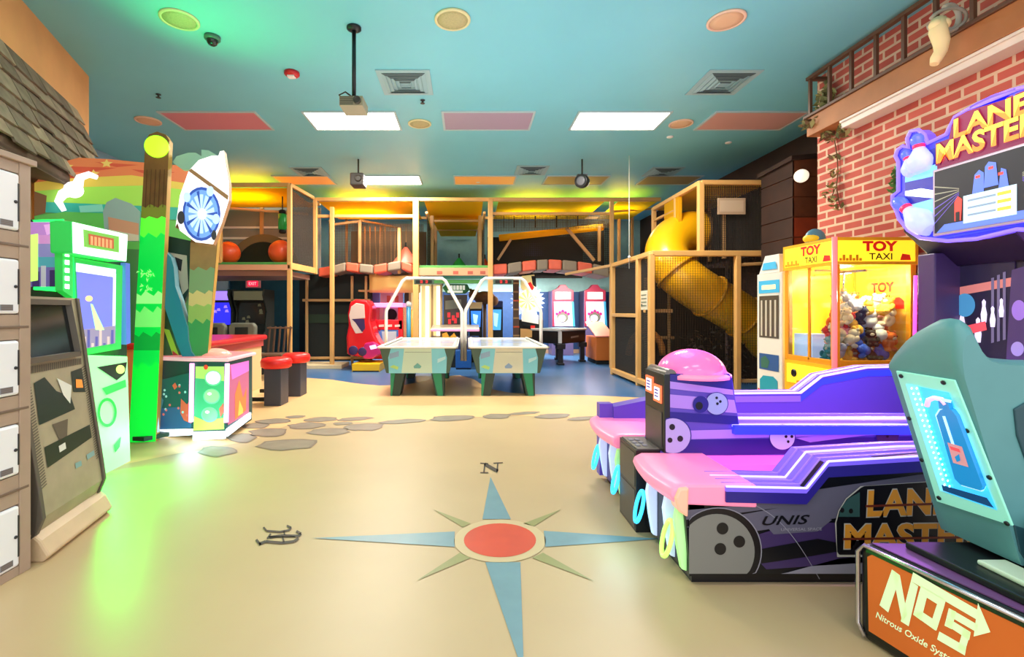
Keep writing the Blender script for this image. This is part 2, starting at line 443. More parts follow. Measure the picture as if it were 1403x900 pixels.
def vent(px, py, label, m=m_vent):
    c = cx(px, py); s = .25; r = thing('ceiling_vent', label, 'air vent', c, 'ceiling air vents')
    q = B(); q.box((c.x-s-.06,c.y-s-.06,CZ-.012),(c.x+s+.06,c.y+s+.06,CZ-.001), m); q.build('frame', r)
    q = B()
    for k in range(4):
        a = s*(1-k*.24); z = CZ-.014-.004*(k)
        for sg in (-1,1):
            q.prism([(c.x-a,c.y+sg*a,z),(c.x+a,c.y+sg*a,z),(c.x+a*.84,c.y+sg*a*.84,z-.010),(c.x-a*.84,c.y+sg*a*.84,z-.010)], (0,0,-.004), m_ventd)
            q.prism([(c.x+sg*a,c.y-a,z),(c.x+sg*a,c.y+a,z),(c.x+sg*a*.84,c.y+a*.84,z-.010),(c.x+sg*a*.84,c.y-a*.84,z-.010)], (0,0,-.004), m)
    q.build('louver', r)
vent(556,113,'square louvred ceiling vent nearest the hanging projector pole'); vent(990,113,'square louvred ceiling vent nearest the balcony corner')
vent(425,235,'small ceiling vent above the climbing tower'); vent(728,233,'small ceiling vent over the middle of the play frame'); vent(908,235,'small ceiling vent before the slide tower')
c = cx(291,50); r = thing('dome_camera', 'small dark dome camera under the green tinted ceiling', 'camera', c)
q = B(); q.lathe(c, [(.075,-.001),(.075,-.03),(.06,-.04)], mat('dome_base', (70,110,95), .5), 20); q.build('base', r)
q = B(); q.ball(c+V(0,0,-.04), .056, mat('dome_dark', (30,34,36), .15), rings=6, sc=(1,1,-1), z0=0); q.build('dome', r)
c = cx(400,99); r = thing('strobe_alarm', 'red fire alarm strobe on the ceiling', 'alarm', c)
q = B(); q.lathe(c, [(.085,-.001),(.085,-.03),(.06,-.05),(.001,-.052)], mat('strobe_red', (200,20,28), .4), 20); q.build('body', r)
q = B(); q.box((c.x-.04,c.y-.05,CZ-.07),(c.x+.04,c.y+.02,CZ-.05), mat('strobe_lens', (240,220,220), .2)); q.build('lens', r, .005)
def sprinkler(px, py, label):
    c = cx(px, py); q = B(); mm = mat('sprinkler_metal', (60,60,62), .4, .6)
    q.lathe(c, [(.03,-.001),(.03,-.008),(.012,-.01),(.012,-.04),(.03,-.042),(.03,-.046)], mm, 12)
    tag(q.build('ceiling_sprinkler', base=c), label, 'sprinkler', 'ceiling sprinklers')
sprinkler(217,129,'tiny dark sprinkler head over the plank game'); sprinkler(579,137,'tiny dark sprinkler head beside the square vent')
def downlight(px, py, label):
    c = cx(px, py); q = B(); q.lathe(c, [(.05,-.001),(.05,-.012),(.03,-.02),(.001,-.022)], mat('downlight_white', (235,230,220), .4), 16)
    tag(q.build('ceiling_detector', base=c), label, 'detector', 'white ceiling detectors')
downlight(918,187,'tiny white round detector just beyond the bright panel'); downlight(998,195,'tiny white round detector just beyond the pink panel'); downlight(655,249,'tiny white detector over the play frame')

# projector on its pole
pd = 4.6; c = P(485,146,pd)
r = thing('ceiling_projector', 'projector hung from the ceiling on a long black pole', 'projector', (c.x,c.y,CZ))
m_pole = mat('pole_black', (16,16,18), .4); m_cam = mat('projector_beige', (150,140,110), .5); m_camd = mat('projector_dark', (60,52,40), .4)
q = B(); q.tube([(c.x,pd,CZ),(c.x,pd,c.z+.05)], .02, m_pole, 12); q.build('pole', r)
q = B(); q.lathe((c.x,pd,CZ), [(.07,-.001),(.07,-.02),(.03,-.04)], m_pole, 16); q.build('ceiling_plate', r)
q = B(); q.box((c.x-.11,pd-.12,c.z-.04),(c.x+.11,pd+.12,c.z+.05), m_cam)
for k in range(5): q.box((c.x-.105,pd-.123,c.z-.03+.016*k),(c.x+.02,pd-.12,c.z-.022+.016*k), m_camd)
q.build('body', r, .015)
q = B(); q.lathe((c.x+.06,pd-.12,c.z+.005), [(.035,0),(.035,.03),(.026,.032),(.022,.02)], m_camd, 16, (0,-1,0)); q.build('lens', r)
q = B(); q.tube([(c.x-.1,pd,c.z+.05),(c.x-.13,pd-.05,c.z+.09),(c.x-.06,pd-.09,c.z+.1),(c.x,pd,c.z+.08)], .008, m_camd, 6); q.box((c.x-.06,pd-.05,c.z+.05),(c.x+.06,pd+.05,c.z+.075), m_camd); q.build('bracket', r)
# small dark projector under ceiling and round spotlight
c = P(491,247,8.6); r = thing('dark_projector', 'small dark box projector hanging beside the far bright panel', 'projector', (c.x,c.y,CZ))
q = B(); q.box((c.x-.12,c.y-.15,c.z-.12),(c.x+.12,c.y+.15,c.z+.1), mat('box_dark', (64,56,50), .5)); q.build('body', r, .02)
q = B(); q.lathe((c.x+.03,c.y-.15,c.z), [(.06,0),(.06,.03),(.045,.032),(.04,.01)], m_camd, 16, (0,-1,0)); q.build('lens', r)
q = B(); q.tube([(c.x,c.y,CZ),(c.x,c.y,c.z+.1)], .015, m_pole, 8); q.build('stem', r)
c = P(793,249,8.6); r = thing('ceiling_spotlight', 'round black spotlight hanging over the middle of the play frame', 'spotlight', (c.x,c.y,CZ))
q = B(); q.lathe(c+V(.06,-.03,0), [(.04,-.14),(.1,-.1),(.125,0),(.12,.08),(.1,.085)], mat('spot_black', (26,26,26), .4), 20, (-.6,-.8,-.1)); q.build('housing', r)
q = B(); q.lathe(c+V(.06,-.03,0)+V(-.6,-.8,-.1).normalized()*.075, [(.1,0),(.06,.02),(.001,.025)], mat('spot_lens', (120,120,125), .15), 20, (-.6,-.8,-.1)); q.build('lens', r)
q = B(); q.tube([(c.x+.06,c.y,CZ),(c.x+.06,c.y,c.z+.1)], .015, m_pole, 8); q.box((c.x-.03,c.y-.04,c.z+.1),(c.x+.15,c.y+.04,c.z+.13), m_pole); q.build('yoke', r)
c = P(862,300,8.4); q = B(); q.tube([(c.x,c.y,CZ),(c.x,c.y,P(862,368,8.4).z)], .006, mat('cord_white', (225,230,225), .5), 6); q.ball(P(862,352,8.4), .025, MATS['cord_white'], rings=6, seg=10)
tag(q.build('pull_cord'), 'thin white cord hanging from the ceiling before the slide', 'cord')

# ---- balcony ledge on the brick wall ----
r = thing('balcony', 'brown wooden balcony ledge with a thin rail on the brick wall', 'balcony', (4.05,3.5,3.22))
m_beam = mat('beam_brown', (172,110,62), .6, noise=.15, nscale=3); m_rail = mat('rail_brown', (96,64,44), .5); m_trim = mat('trim_white', (232,218,206), .5)
q = B(); q.box((3.95,1.2,3.30),(4.15,5.52,3.535), m_beam); q.box((3.925,1.2,3.51),(4.15,5.55,3.545), m_rail); q.build('beam', r, .006)
q = B(); q.box((3.98,1.2,3.22),(4.15,5.05,3.30), m_trim); q.box((3.96,1.2,3.275),(4.15,5.05,3.30), m_trim); q.build('white_trim', r, .004)
q = B(); q.bar((3.95,1.2,3.96),(3.95,5.5,3.96), .05, .035, m_rail); q.bar((3.95,5.48,3.96),(4.15,5.48,3.96), .05, .035, m_rail); q.build('handrail', r)
for i in range(14):
    y = 5.46-.293*i; q = B(); q.bar((3.95,y,3.54),(3.95,y,3.95), .03, .03, m_rail); q.build('baluster', r)
# cream carved figure leg hung over the ledge, with its grey hoop
r = thing('hanging_figure', 'cream carved leg ornament with grey hoop hung over the balcony rail', 'ornament', P(1288,50,3.7))
m_cream = mat('cream_carved', (250,228,170), .6); m_hoop = mat('hoop_grey', (170,165,150), .5)
q = B(); q.tube([P(1286,28,3.78),P(1285,42,3.76),P(1290,58,3.75),P(1289,70,3.75),P(1283,80,3.75),P(1280,88,3.75)], [.05,.058,.052,.042,.04,.028], m_cream, 12)
q.ball(P(1281,34,3.76), .04, m_cream); q.ball(P(1293,33,3.76), .045, m_cream); q.build('leg_carving', r)
q = B(); q.tube([P(1270+28+26*math.cos(a), 28+16*math.sin(a)-6*math.cos(a), 3.8) for a in [k*math.pi/12 for k in range(-10,13)]], .014, m_hoop, 8)
q.tube([P(1301+13*math.cos(a), 24+17*math.sin(a), 3.82) for a in [k*math.pi/10 for k in range(-7,8)]], .02, m_hoop, 8); q.build('hoop', r)
# vines
def leafy(q, c, r, n, mts, s=.05):
    for k in range(n):
        d = V(random.gauss(0,1), random.gauss(0,1), random.gauss(0,1)).normalized()*r*random.uniform(.2,1)
        p = Vector(c)+d; a = V(random.gauss(0,1), random.gauss(0,1), random.gauss(0,1)).normalized(); t = a.cross(V(.3,.5,.8)).normalized()
        w = s*random.uniform(.6,1.2)
        q.poly([p-a*w, p+t*w*.45+a*w*.1, p+a*w, p-t*w*.45+a*w*.1], random.choice(mts))
m_leaf = [mat('leaf_olive', (110,110,62), .7), mat('leaf_pale', (165,160,100), .7), mat('leaf_brown', (120,86,56), .8)]
q = B()
for px, py, D, rr, n in ((1130,165,5.42,.12,60),(1148,158,5.3,.1,50),(1160,180,5.1,.08,30),(1115,172,5.45,.08,30),(1140,185,5.35,.07,26)): leafy(q, P(px,py,D)+V(-.06,0,0), rr, n, m_leaf, .05)
tag(q.build('ledge_foliage'), 'pale dried greenery clump at the balcony corner', 'plant', kind='stuff')
q = B(); q.tube([V(4.1,5.4,3.5)+V(0,.02*math.sin(k*1.7),.05*k) for k in range(9)], .03, m_leaf[0], 7)
leafy(q, (4.05,5.35,3.72), .09, 70, m_leaf[:2], .05); leafy(q, (4.05,5.35,3.6), .1, 60, m_leaf[:2], .05)
tag(q.build('ledge_plant'), 'upright leafy plant standing behind the balcony rail', 'plant')
vp = [(1143,190),(1147,215),(1148,235),(1146,255),(1149,275),(1140,268),(1152,285)]
q = B(); fr_b = Fr(4.15,6,4.15,1.2)
pts = [V(4.13,(4.13)*F/(x-VX),H-(y-VY)*4.13/(x-VX)) for x, y in vp]
q.tube([pts[0],pts[1],pts[2],pts[3],pts[4]], .006, m_leaf[2], 5); q.tube([pts[3],pts[5]], .005, m_leaf[2], 5); q.tube([pts[4],pts[6]], .005, m_leaf[2], 5)
for p_ in pts: leafy(q, p_+V(-.05,0,0), .06, 9, m_leaf, .04)
tag(q.build('wall_vine'), 'thin dried vine hanging down the brick wall', 'plant')
q = B(); pts = [V(4.12,4.12*F/(x-VX),H-(y-VY)*4.12/(x-VX)) for x, y in ((1226,236),(1228,248),(1225,258))]
for p_ in pts: leafy(q, p_, .05, 14, [mat('leaf_green', (96,150,80), .7)], .04)
tag(q.build('leaf_sprig'), 'small green leaf sprig on the bricks behind the marquee', 'plant')

# ---- wooden hut in the far corner ----
m_hut = mat('hut_wood', (112,58,30), .7, noise=.25, nscale=4); m_hutd = mat('hut_dark', (52,30,20), .8, noise=.25, nscale=4); m_hutr = mat('hut_red', (160,60,26), .7, noise=.2, nscale=4)
r = thing('wooden_hut', 'dark brown timber hut in the corner behind the brick wall', 'hut', (4.95,7.05,0))
q = B(); q.box((4.62,6.72,0),(5.24,7.42,3.42), m_hut)
for k in range(12):
    z = .05+.285*k; q.box((4.605,6.705,z),(5.24,6.72,z+.27), m_hut if k > 8 else m_hutr); q.box((4.6,6.705,z),(4.62,7.42,z+.27), m_hutd)
q.build('body', r)
q = B(); q.prism([(4.55,6.65,3.40),(5.24,6.65,3.46),(5.24,7.44,3.46),(4.55,7.44,3.36)], (0,0,.06), m_hutd); q.build('roof', r)
c = P(1098,241,6.55); r = thing('globe_lamp', 'small white globe lamp on the wooden hut', 'lamp', c)
q = B(); q.ball(c, .09, glow('globe_white', (255,238,214), .9)); q.build('globe', r)
q = B(); q.tube([c+V(0,.08,0), c+V(0,.17,0)], .02, m_hutd, 8); q.build('stem', r)
# ======================= LEFT SIDE: lockers and lit machines =======================
# ---- charging lockers ----
m_lk = mat('locker_body', (176,152,132), .45, noise=.05); m_lkd = mat('locker_edge', (120,98,82), .5); m_wd = mat('locker_door', (246,246,250), .3); m_lbl = mat('door_label', (120,120,126), .5); m_lock = mat('lock_dark', (40,40,44), .4)
r = thing('charging_locker', 'tall tan locker column with five white doors at the frame edge', 'locker', (-2.43,2.05,0))
X0 = -2.17
q = B(); q.box((-2.68,1.78,0),(X0-.03,2.36,2.0), m_lk)
for y0, y1 in ((1.78,1.84),(2.302,2.36)): q.box((X0-.03,y0,0),(X0,y1,2.0), m_lk)
rows = [(.045,.345),(.488,.738),(.872,1.142),(1.262,1.532),(1.662,1.945)]
zz = [0]+[v for a in rows for v in a]+[2.0]
for i in range(0, len(zz), 2): q.box((X0-.03,1.84,zz[i]),(X0-.004,2.302,zz[i+1]), m_lk)
for i in range(1, 5): z = (rows[i-1][1]+rows[i][0])/2; q.box((X0-.004,1.79,z-.007),(X0+.001,2.35,z+.007), m_lkd)
q.build('body', r, .004)
for z0, z1 in rows:
    q = B(); q.box((X0-.02,1.845,z0+.004),(X0+.004,2.298,z1-.004), m_wd); d = q.build('door', r, .012)
    q = B(); q.box((X0+.004,2.2,z0+.02),(X0+.0055,2.262,z0+.048), m_lbl)
    for k in range(3): q.box((X0+.0055,2.205,z0+.025+.008*k),(X0+.006,2.257,z0+.028+.008*k), m_lkd)
    q.build('label_sticker', d)
    q = B(); q.lathe((X0+.004,2.275,(z0+z1)/2), [(.008,0),(.008,.004),(.004,.006)], m_lock, 12, (1,0,0)); q.box((X0+.003,2.286,z0+.05),(X0+.0055,2.294,z1-.05), m_lock); q.build('lock', d)
q = B(); q.box((-2.70,1.76,2.0),(X0+.015,2.38,2.03), m_lk); q.build('top_trim', r, .004)

# ---- grey ticket machine leaning out from beside the lockers ----
fr = Fr(-2.255,2.39,-2.385,2.99)          # n points into the room
r = thing('ticket_machine', 'grey and beige arcade machine with striped panel edges beside the lockers', 'arcade machine', (-2.4,2.75,0))
m_gs = mat('machine_grey', (92,84,74), .5, noise=.05); m_beige = mat('machine_beige', (214,186,150), .5, noise=.06); m_face = mat('machine_face', (168,156,128), .45, noise=.12, nscale=6)
m_scr = mat('screen_off', (28,34,36), .12); m_dk = mat('art_dark_green', (10,44,26), .3); m_hatch = mat('hatch_dark', (96,86,70), .5)
prof = [(.02,.10),(.07,.14),(.10,.22),(.085,.34),(.0,.95),(-.055,1.36),(-.50,1.36),(-.50,.10)]   # (outwards, height)
a2 = lambda a, z, d: fr.at(a+max(0,-d)*.22, z, d)
q = B(); q.prism([a2(0,z,d) for d, z in prof], fr.u*.03, m_gs); q.prism([a2(fr.L-.03,z,d) for d, z in prof], fr.u*.03, m_gs); q.build('side_panel', r, .004)
q = B()
q.prism([a2(.03,z,d-.012) for d, z in prof], fr.u*(fr.L-.06), m_face)
# art on the sloped front, drawn between the side panels
def slope_pt(a, z, lift=.003):
    for (d0,z0),(d1,z1) in zip(prof[2:5], prof[3:6]):
        if z0 <= z <= z1: return fr.at(a, z, d0+(d1-d0)*(z-z0)/(z1-z0)-.012+lift)
    return fr.at(a, z, .09)
def sl(L, m, lift=.003): q.poly([slope_pt(a, z, lift) for a, z in L], m)
w = fr.L-.06
for k in range(40):
    z = .36+.0145*k
    for a in (.035, .55): sl([(a,z),(a+.05,z+.012),(a+.05,z+.018),(a,z+.006)], m_hatch)
for k in range(26): a = .09+.018*k; sl([(a,.952),(a+.014,.952),(a+.022,.99),(a+.008,.99)], m_hatch)
sl([(.10,.68),(.42,.70),(.40,.78),(.28,.83),(.20,.92),(.11,.90)], m_dk); sl([(.43,.80),(.55,.78),(.55,.93),(.44,.92)], m_dk)
sl([(.46,.82),(.53,.81),(.53,.86),(.47,.87)], glow('art_orange_dot', (240,140,50), .4), .005)
sl([(.30,.90),(.42,.84),(.38,.74),(.33,.80)], mat('art_white', (226,226,216), .5), .005); sl([(.2,.66),(.34,.66),(.31,.57),(.24,.56)], m_hatch)
sl([(.11,.45),(.54,.50),(.54,.58),(.11,.56)], m_dk); sl([(.22,.50),(.28,.505),(.28,.54),(.22,.535)], mat('art_white', (226,226,216)), .005)
sl([(.34,.37),(.4,.37),(.4,.4),(.34,.4)], mat('art_teal', (130,170,170), .4)); sl([(.46,.385),(.54,.39),(.54,.42),(.46,.415)], MATS['art_teal'])
q.build('front_panel', r)
q = B(); pts = [slope_pt(a, z, .012) for a, z in ((.06,1.02),(.52,1.02),(.50,1.33),(.06,1.33))]
for p0, p1 in zip(pts, pts[1:]+pts[:1]): q.bar(p0, p1, .035, .03, m_gs)
q.build('screen_frame', r)
q = B(); q.poly([slope_pt(a, z, .006) for a, z in ((.06,1.02),(.52,1.02),(.50,1.33),(.06,1.33))], m_scr); q.build('screen', r)
q = B(); q.prism([a2(.0,z,d) for d, z in ((-.5,0),(.10,0),(.13,.03),(.09,.11),(.04,.16),(-.5,.16))], fr.u*(fr.L+.02), m_beige); q.build('base', r, .012)

# ---- green lit machine ----
fr = Fr(-2.86,3.38,-2.93,4.12)
r = thing('green_lit_arcade_machine', 'bright green lit arcade machine with white marquee and blue screen', 'arcade machine', (-3.2,3.75,0))
m_gn = glow('neon_green', (30,255,90), 2.2); m_gw = glow('marquee_green_white', (190,255,205), 1.9); m_gp = mat('green_panel', (60,220,110), .4, 0, .25, (40,240,90)); m_gd = mat('cabinet_dark_green', (30,70,50), .5)
q = B(); q.fbox(fr, 0, fr.L, .06, 1.93, -.75, -.02, m_gd)
q.fbox(fr, .05, fr.L-.05, 0, .06, -.7, -.04, m_gd); q.build('cabinet', r, .008)
# near side panel with sunset city art
fs = Fr(-3.6,3.372,-2.86,3.372)
q = B(); q.fprism(fs, [(20,302),(86,300),(86,400),(20,395)], -.0, .012, m_gn)
for i, (y0, y1, c) in enumerate(((304,322,(196,140,226)),(322,334,(214,150,222)),(334,352,(140,140,206)),(352,366,(80,170,190)),(366,393,(110,104,176)))):
    q.fpoly(fs, [(20,y0),(82,y0),(82,y1),(20,y1)], .015, mat('side_art%d' % i, c, .4, 0, .35, c))
for x, y, w_, c in ((44,372,10,(70,60,130)),(56,364,7,(210,220,240)),(68,370,8,(60,52,120)),(76,376,5,(220,230,240))): q.fpoly(fs, [(x,y),(x+w_,y),(x+w_,393),(x,393)], .017, mat('side_city%d' % x, c, .4, 0, .2, c))
q.fpoly(fs, [(40,322),(52,320),(52,384),(40,386)], .018, glow('side_yellow', (200,255,120), .8))
q.fpoly(fs, [(60,308),(78,306),(80,316),(64,322)], .018, glow('side_pink', (230,170,240), .5))
q.build('side_art_panel', r)
# dotted light strip
q = B(); q.fprism(fr, [(85,302),(100,304),(100,408),(86,398)], -.02, .03, m_gp); strip = q.build('light_strip', r)
q = B()
for k in range(8): q.fpoly(fr, [(89,312+k*11),(95,312.6+k*11),(95,319+k*11),(89,318+k*11)], .034, glow('bulb_white', (235,255,240), 2.5))
q.build('bulb', strip)
# marquee
q = B(); q.fprism(fr, [(99,303),(176,321),(174,359),(100,347)], -.02, .13, m_gw, m_gp); mq = q.build('marquee', r, .012)
q = B(); q.fpoly(fr, [(114,314),(163,324),(163,346),(115,338)], .134, mat('marquee_sign_green', (120,190,80), .4, 0, .5, (120,200,80)))
q.fpoly(fr, [(121,320),(156,327),(156,341),(122,335)], .137, mat('marquee_sign_red', (190,90,60), .4, 0, .4, (200,100,60)))
for k in range(6): q.fpoly(fr, [(124+k*5.2,323+k*1.1),(127.5+k*5.2,323.8+k*1.1),(127.5+k*5.2,336+k*.9),(124+k*5.2,335.2+k*.9)], .139, mat('marquee_letter', (236,170,120), .4, 0, .4, (240,170,110)))
q.build('marquee_sign', mq)
# screen
q = B(); q.fprism(fr, [(101,352),(168,364),(166,478),(106,488)], -.02, .01, m_gp, m_gn); q.build('screen_frame', r)
q = B(); q.fpoly(fr, [(104,360),(159,369),(158,470),(109,479)], .014, glow('screen_violet', (112,120,226), .85))
q.fpoly(fr, [(104,360),(159,369),(158,380),(104,372)], .016, glow('screen_pale', (220,225,255), .9)); q.fpoly(fr, [(155,374),(159,375),(158,455),(154,455)], .016, glow('screen_pale', (220,225,255)))
q.fpoly(fr, [(124,416),(127,417),(143,452),(131,452)], .017, glow('screen_beam', (190,250,160), .9)); q.fdisc(fr, 122, 409, 5, 4, .018, glow('screen_sun', (255,210,140), 1.0))
q.fpoly(fr, [(109,452),(158,446),(158,470),(109,479)], .0165, glow('screen_city', (150,140,176), .6))
for k in range(9): q.fpoly(fr, [(109+k*5.4,470-k%3*9),(112.5+k*5.4,470-k%3*9),(112.5+k*5.4,477-k*.8),(109+k*5.4,478-k*.8)], .018, glow('screen_tower%d' % (k%2), ((90,90,170),(214,190,190))[k%2], .6))
q.build('screen', r)
# lower panel
q = B(); q.fprism(fr, [(112,486),(175,488),(179,632),(142,652)], -.03, .05, mat('green_white_panel', (200,250,205), .35, 0, .55, (120,255,150)), m_gn)
q.fpoly(fr, [(133,503),(174,496),(171,512),(160,521)], .054, m_dk); q.fdisc(fr, 165, 506, 6, 6, .057, glow('button_lime', (200,255,120), 1.2))
pr = []; m_ring = glow('ring_green', (20,235,60), 1.2)
for k in range(24):
    a0, a1 = 2*math.pi*k/24, 2*math.pi*(k+1)/24
    q.fpoly(fr, [(147+13*math.cos(a0),565+20*math.sin(a0)),(147+13*math.cos(a1),565+20*math.sin(a1)),(147+10*math.cos(a1),565+16*math.sin(a1)),(147+10*math.cos(a0),565+16*math.sin(a0))], .056, m_ring)
q.fpoly(fr, [(140,532),(172,520),(173,530),(146,541)], .055, MATS['green_panel']); q.fpoly(fr, [(156,610),(166,598),(164,612),(158,620)], .055, m_ring)
q.build('lower_panel', r, .006)
q = B(); q.fprism(fr, [(172,360),(178,361),(179,470),(173,472)], -.1, .02, glow('edge_blue', (90,120,220), .5)); q.build('edge_trim', r)

# ---- sunset backboard ----
fr = Fr(-3.86,4.14,-2.86,5.86)
def cmat(k, c, e=.28): return mat(k, c, .5, 0, e, c)
top = [(47,252),(62,234),(84,222),(108,216),(150,218),(190,222),(240,226),(275,232),(290,244)]
r = thing('sunset_backboard', 'large arch topped backboard painted with an orange sunset over green hills', 'backboard', fr.at(fr.L/2,0))
q = B(); q.fprism(fr, [(47,470),(47,252)]+top[1:]+[(290,330),(258,345),(258,470)], -.05, 0, cmat('board_green', (90,150,70)), mat('board_edge', (200,150,80), .5)); q.build('board', r)
def lev(x): return 0 if x < 47 else 0
bands = [(('sun_orange',(206,110,60)),top,[(47,262),(290,262)]),
         (('sun_yellow',(206,180,66)),[(47,250),(100,244),(180,240),(290,256)],[(47,274),(290,280)]),
         (('sun_lime',(150,205,70)),[(47,262),(120,256),(200,254),(290,264)],[(47,282),(290,290)]),
         (('sea_teal',(40,160,140)),[(47,276),(290,286)],[(47,290),(290,304)]),
         (('hill_green',(84,170,70)),[(47,296),(90,290),(140,292),(200,300),(290,305)],[(47,340),(258,350)]),
         (('hill_dark',(60,120,60)),[(47,335),(258,345)],[(47,470),(258,470)])]
q = B()
for i, ((k, c), up, lo) in enumerate(bands): q.fpoly(fr, up+lo[::-1], .003+.002*i, cmat(k, c))
for L in ([(70,236),(100,228),(160,230),(120,236)],[(60,246),(110,240),(150,243),(100,249)],[(180,232),(240,236),(210,242)],[(130,222),(190,226),(160,229)]): q.fpoly(fr, L, .0045, cmat('sun_red', (190,70,40)))
for x, y in ((92,228),(146,224),(128,238)): 
    q.fpoly(fr, [(x+ (4 if k%2 else 9)*math.cos(k*math.pi/5-.3), y+(3 if k%2 else 6)*math.sin(k*math.pi/5-.3)) for k in range(10)], .018, cmat('star_gold', (214,180,90)))
q.fpoly(fr, [(47,262),(64,268),(62,292),(47,296)], .02, cmat('hut_brown', (120,80,40))); q.fpoly(fr, [(108,282),(140,280),(142,290),(110,291)], .02, cmat('ship_pale', (120,190,170)))
q.build('sunset_painting', r)
# squiggle neon lamp on the board
q = B(); m_sq = glow('squiggle_white', (250,246,255), 1.0)
L = [(133,243),(122,239),(110,243),(106,255),(98,262),(86,266),(80,276),(88,289)]
q.tube([fr.px(x,y,.06) for x,y in L], [.022,.03,.034,.045,.055,.04,.03,.02], m_sq, 10)
q.ball(fr.px(101,260,.06), .075, m_sq); tag(q.build('squiggle_lamp'), 'white glowing squiggle lamp on the sunset backboard', 'lamp')
# pale leaning board with an orange stripe
f2 = Fr(-3.35,4.45,-2.6,4.75)
q = B(); out = [(141,290),(146,277),(158,271),(180,279),(192,290),(190,330),(150,330),(143,316)]
q.fprism(f2, out, -.04, 0, mat('board_pale', (172,200,190), .4), mat('board_pale_edge', (130,190,200), .4))
q.fpoly(f2, [(148,297),(190,306),(190,322),(149,314)], .004, mat('stripe_orange', (240,170,130), .5)); q.fpoly(f2, [(149,314),(190,322),(190,330),(150,330)], .004, mat('stripe_cream', (240,220,190), .5))
q.prism([f2.at(.02,0,-.045), f2.at(.07,0,-.045), f2.at(.07,2.0,-.045), f2.at(.02,2.0,-.045)], f2.n*.03, m_gd)
tag(q.build('surfboard_sign'), 'pale rounded sign board with an orange stripe behind the white marquee', 'sign')

# ---- plank game ----
r = thing('plank_game', 'tall jungle game with two painted planks, white dial and bubble console', 'arcade game', (-2.75,5.0,0))
fr = Fr(-3.4,4.58,-2.2,4.86)
m_wood = mat('plank_wood', (136,92,40), .6, noise=.22, nscale=5); m_gold = mat('plank_edge', (206,160,70), .5); 
def artg(k, c, e=.5): return mat(k, c, .45, 0, e, c)
def plank(out, bands, edge, name, d=0.0, th=.1):
    q = B(); q.fprism(fr, out, d-th, d, m_wood, m_gold)
    for i, (L, m) in enumerate(bands): q.fpoly(fr, L, d+.003+.001*i, m)
    return q
def lerp(a, b, t): return a+(b-a)*t
def seg(x0t, x1t, x0b, x1b, yt, yb, ya, yc, m, wave=0):      # a band of the plank between heights
    t0, t1 = (ya-yt)/(yb-yt), (yc-yt)/(yb-yt); n = 6
    up = [(lerp(lerp(x0t,x0b,t0), lerp(x1t,x1b,t0), k/n), ya+wave*math.sin(k*2.1)) for k in range(n+1)]
    lo = [(lerp(lerp(x0t,x0b,t1), lerp(x1t,x1b,t1), k/n), yc) for k in range(n, -1, -1)]
    return (up+lo, m)
p1 = (199,232,176,213,190,608)
bands = [seg(*p1,282,300,artg('plank_olive',(132,140,40),.2),3), seg(*p1,298,328,artg('plank_lime',(90,240,50),.7),2), seg(*p1,322,606,artg('plank_green',(0,215,70),.55),4),
         seg(*p1,402,416,artg('plank_pale',(150,240,130),.7),4), seg(*p1,424,448,artg('plank_lime2',(120,235,110),.6),5), seg(*p1,458,480,artg('plank_green_dark',(10,170,60),.4),4),
         seg(*p1,500,606,artg('plank_bright',(10,235,60),.6),5)]
q = plank([(176,608),(199,192),(204,184),(215,180),(227,184),(232,192),(213,606)], bands, None, 'plank')
for k in range(26):
    x = 191+random.uniform(0,19); y = random.uniform(368,402); a = random.uniform(0,3)
    q.fpoly(fr, [(x,y),(x+5*math.cos(a),y+7*math.sin(a)),(x+3.5*math.cos(a+.5),y+5*math.sin(a+.5))], .014, MATS['plank_pale'])
for k in range(5): q.fpoly(fr, [(201+6*k,232),(201.8+6*k,232),(199.5+6*k,284),(198.5+6*k,284)], .012, mat('plank_grain', (96,62,28), .7))
q.build('plank', r, .004)
q = B(); c = fr.px(215,201,.0); q.lathe(c, [(.108,-.01),(.108,.012),(.098,.018),(.001,.02)], glow('lamp_lime', (165,255,40), 1.5), 28, fr.n); q.build('round_lamp', r)
p2 = (262,300,256,284,300,492); m_wood2 = mat('plank_wood_pale', (176,138,84), .6, noise=.2, nscale=5)
bands = [seg(*p2,332,372,m_wood2,1), seg(*p2,368,402,artg('plank_sage',(130,160,110),.15),3), seg(*p2,400,420,artg('plank_sand',(214,190,120),.2),3), seg(*p2,418,446,artg('plank_moss',(150,180,90),.2),2), seg(*p2,440,490,artg('plank_leaf',(60,150,80),.2),4)]
q = plank([(256,492),(262,310),(300,310),(284,492)], bands, None, 'plank', -.12); q.build('plank', r, .004)
# dial head
m_dw = mat('dial_white', (250,244,246), .35, 0, .75, (255,248,252)); m_db = mat('dial_blue', (120,168,236), .35, 0, .6, (120,168,240)); m_dr = mat('dial_rim_blue', (52,92,190), .35, 0, .35, (60,100,210))
q = B(); q.fprism(fr, [(243,306),(240,312),(246,268),(258,234),(272,219),(290,213),(299,213),(301,207),(307,206),(309,222),(314,250),(314,274),(304,306),(292,335),(268,332),(246,316)], -.08, .02, m_dw, mat('dial_edge', (196,150,110), .5))
dial = q.build('dial_board', r, .006)
q = B()
cx0, cy0 = 276, 293; q.fdisc(fr, cx0, cy0, 26, 37, .024, m_dr); q.fdisc(fr, cx0, cy0, 23, 33, .026, m_db); q.fdisc(fr, cx0, cy0, 18, 27, .028, mat('dial_pale', (196,220,250), .3, 0, .7, (196,222,255)))
for k in range(14):
    a = 2*math.pi*k/14; q.fpoly(fr, [(cx0+5*math.cos(a),cy0+7*math.sin(a)),(cx0+22*math.cos(a-.09),cy0+32*math.sin(a-.09)),(cx0+22*math.cos(a+.09),cy0+32*math.sin(a+.09))], .030, m_db if k % 2 else m_dr)
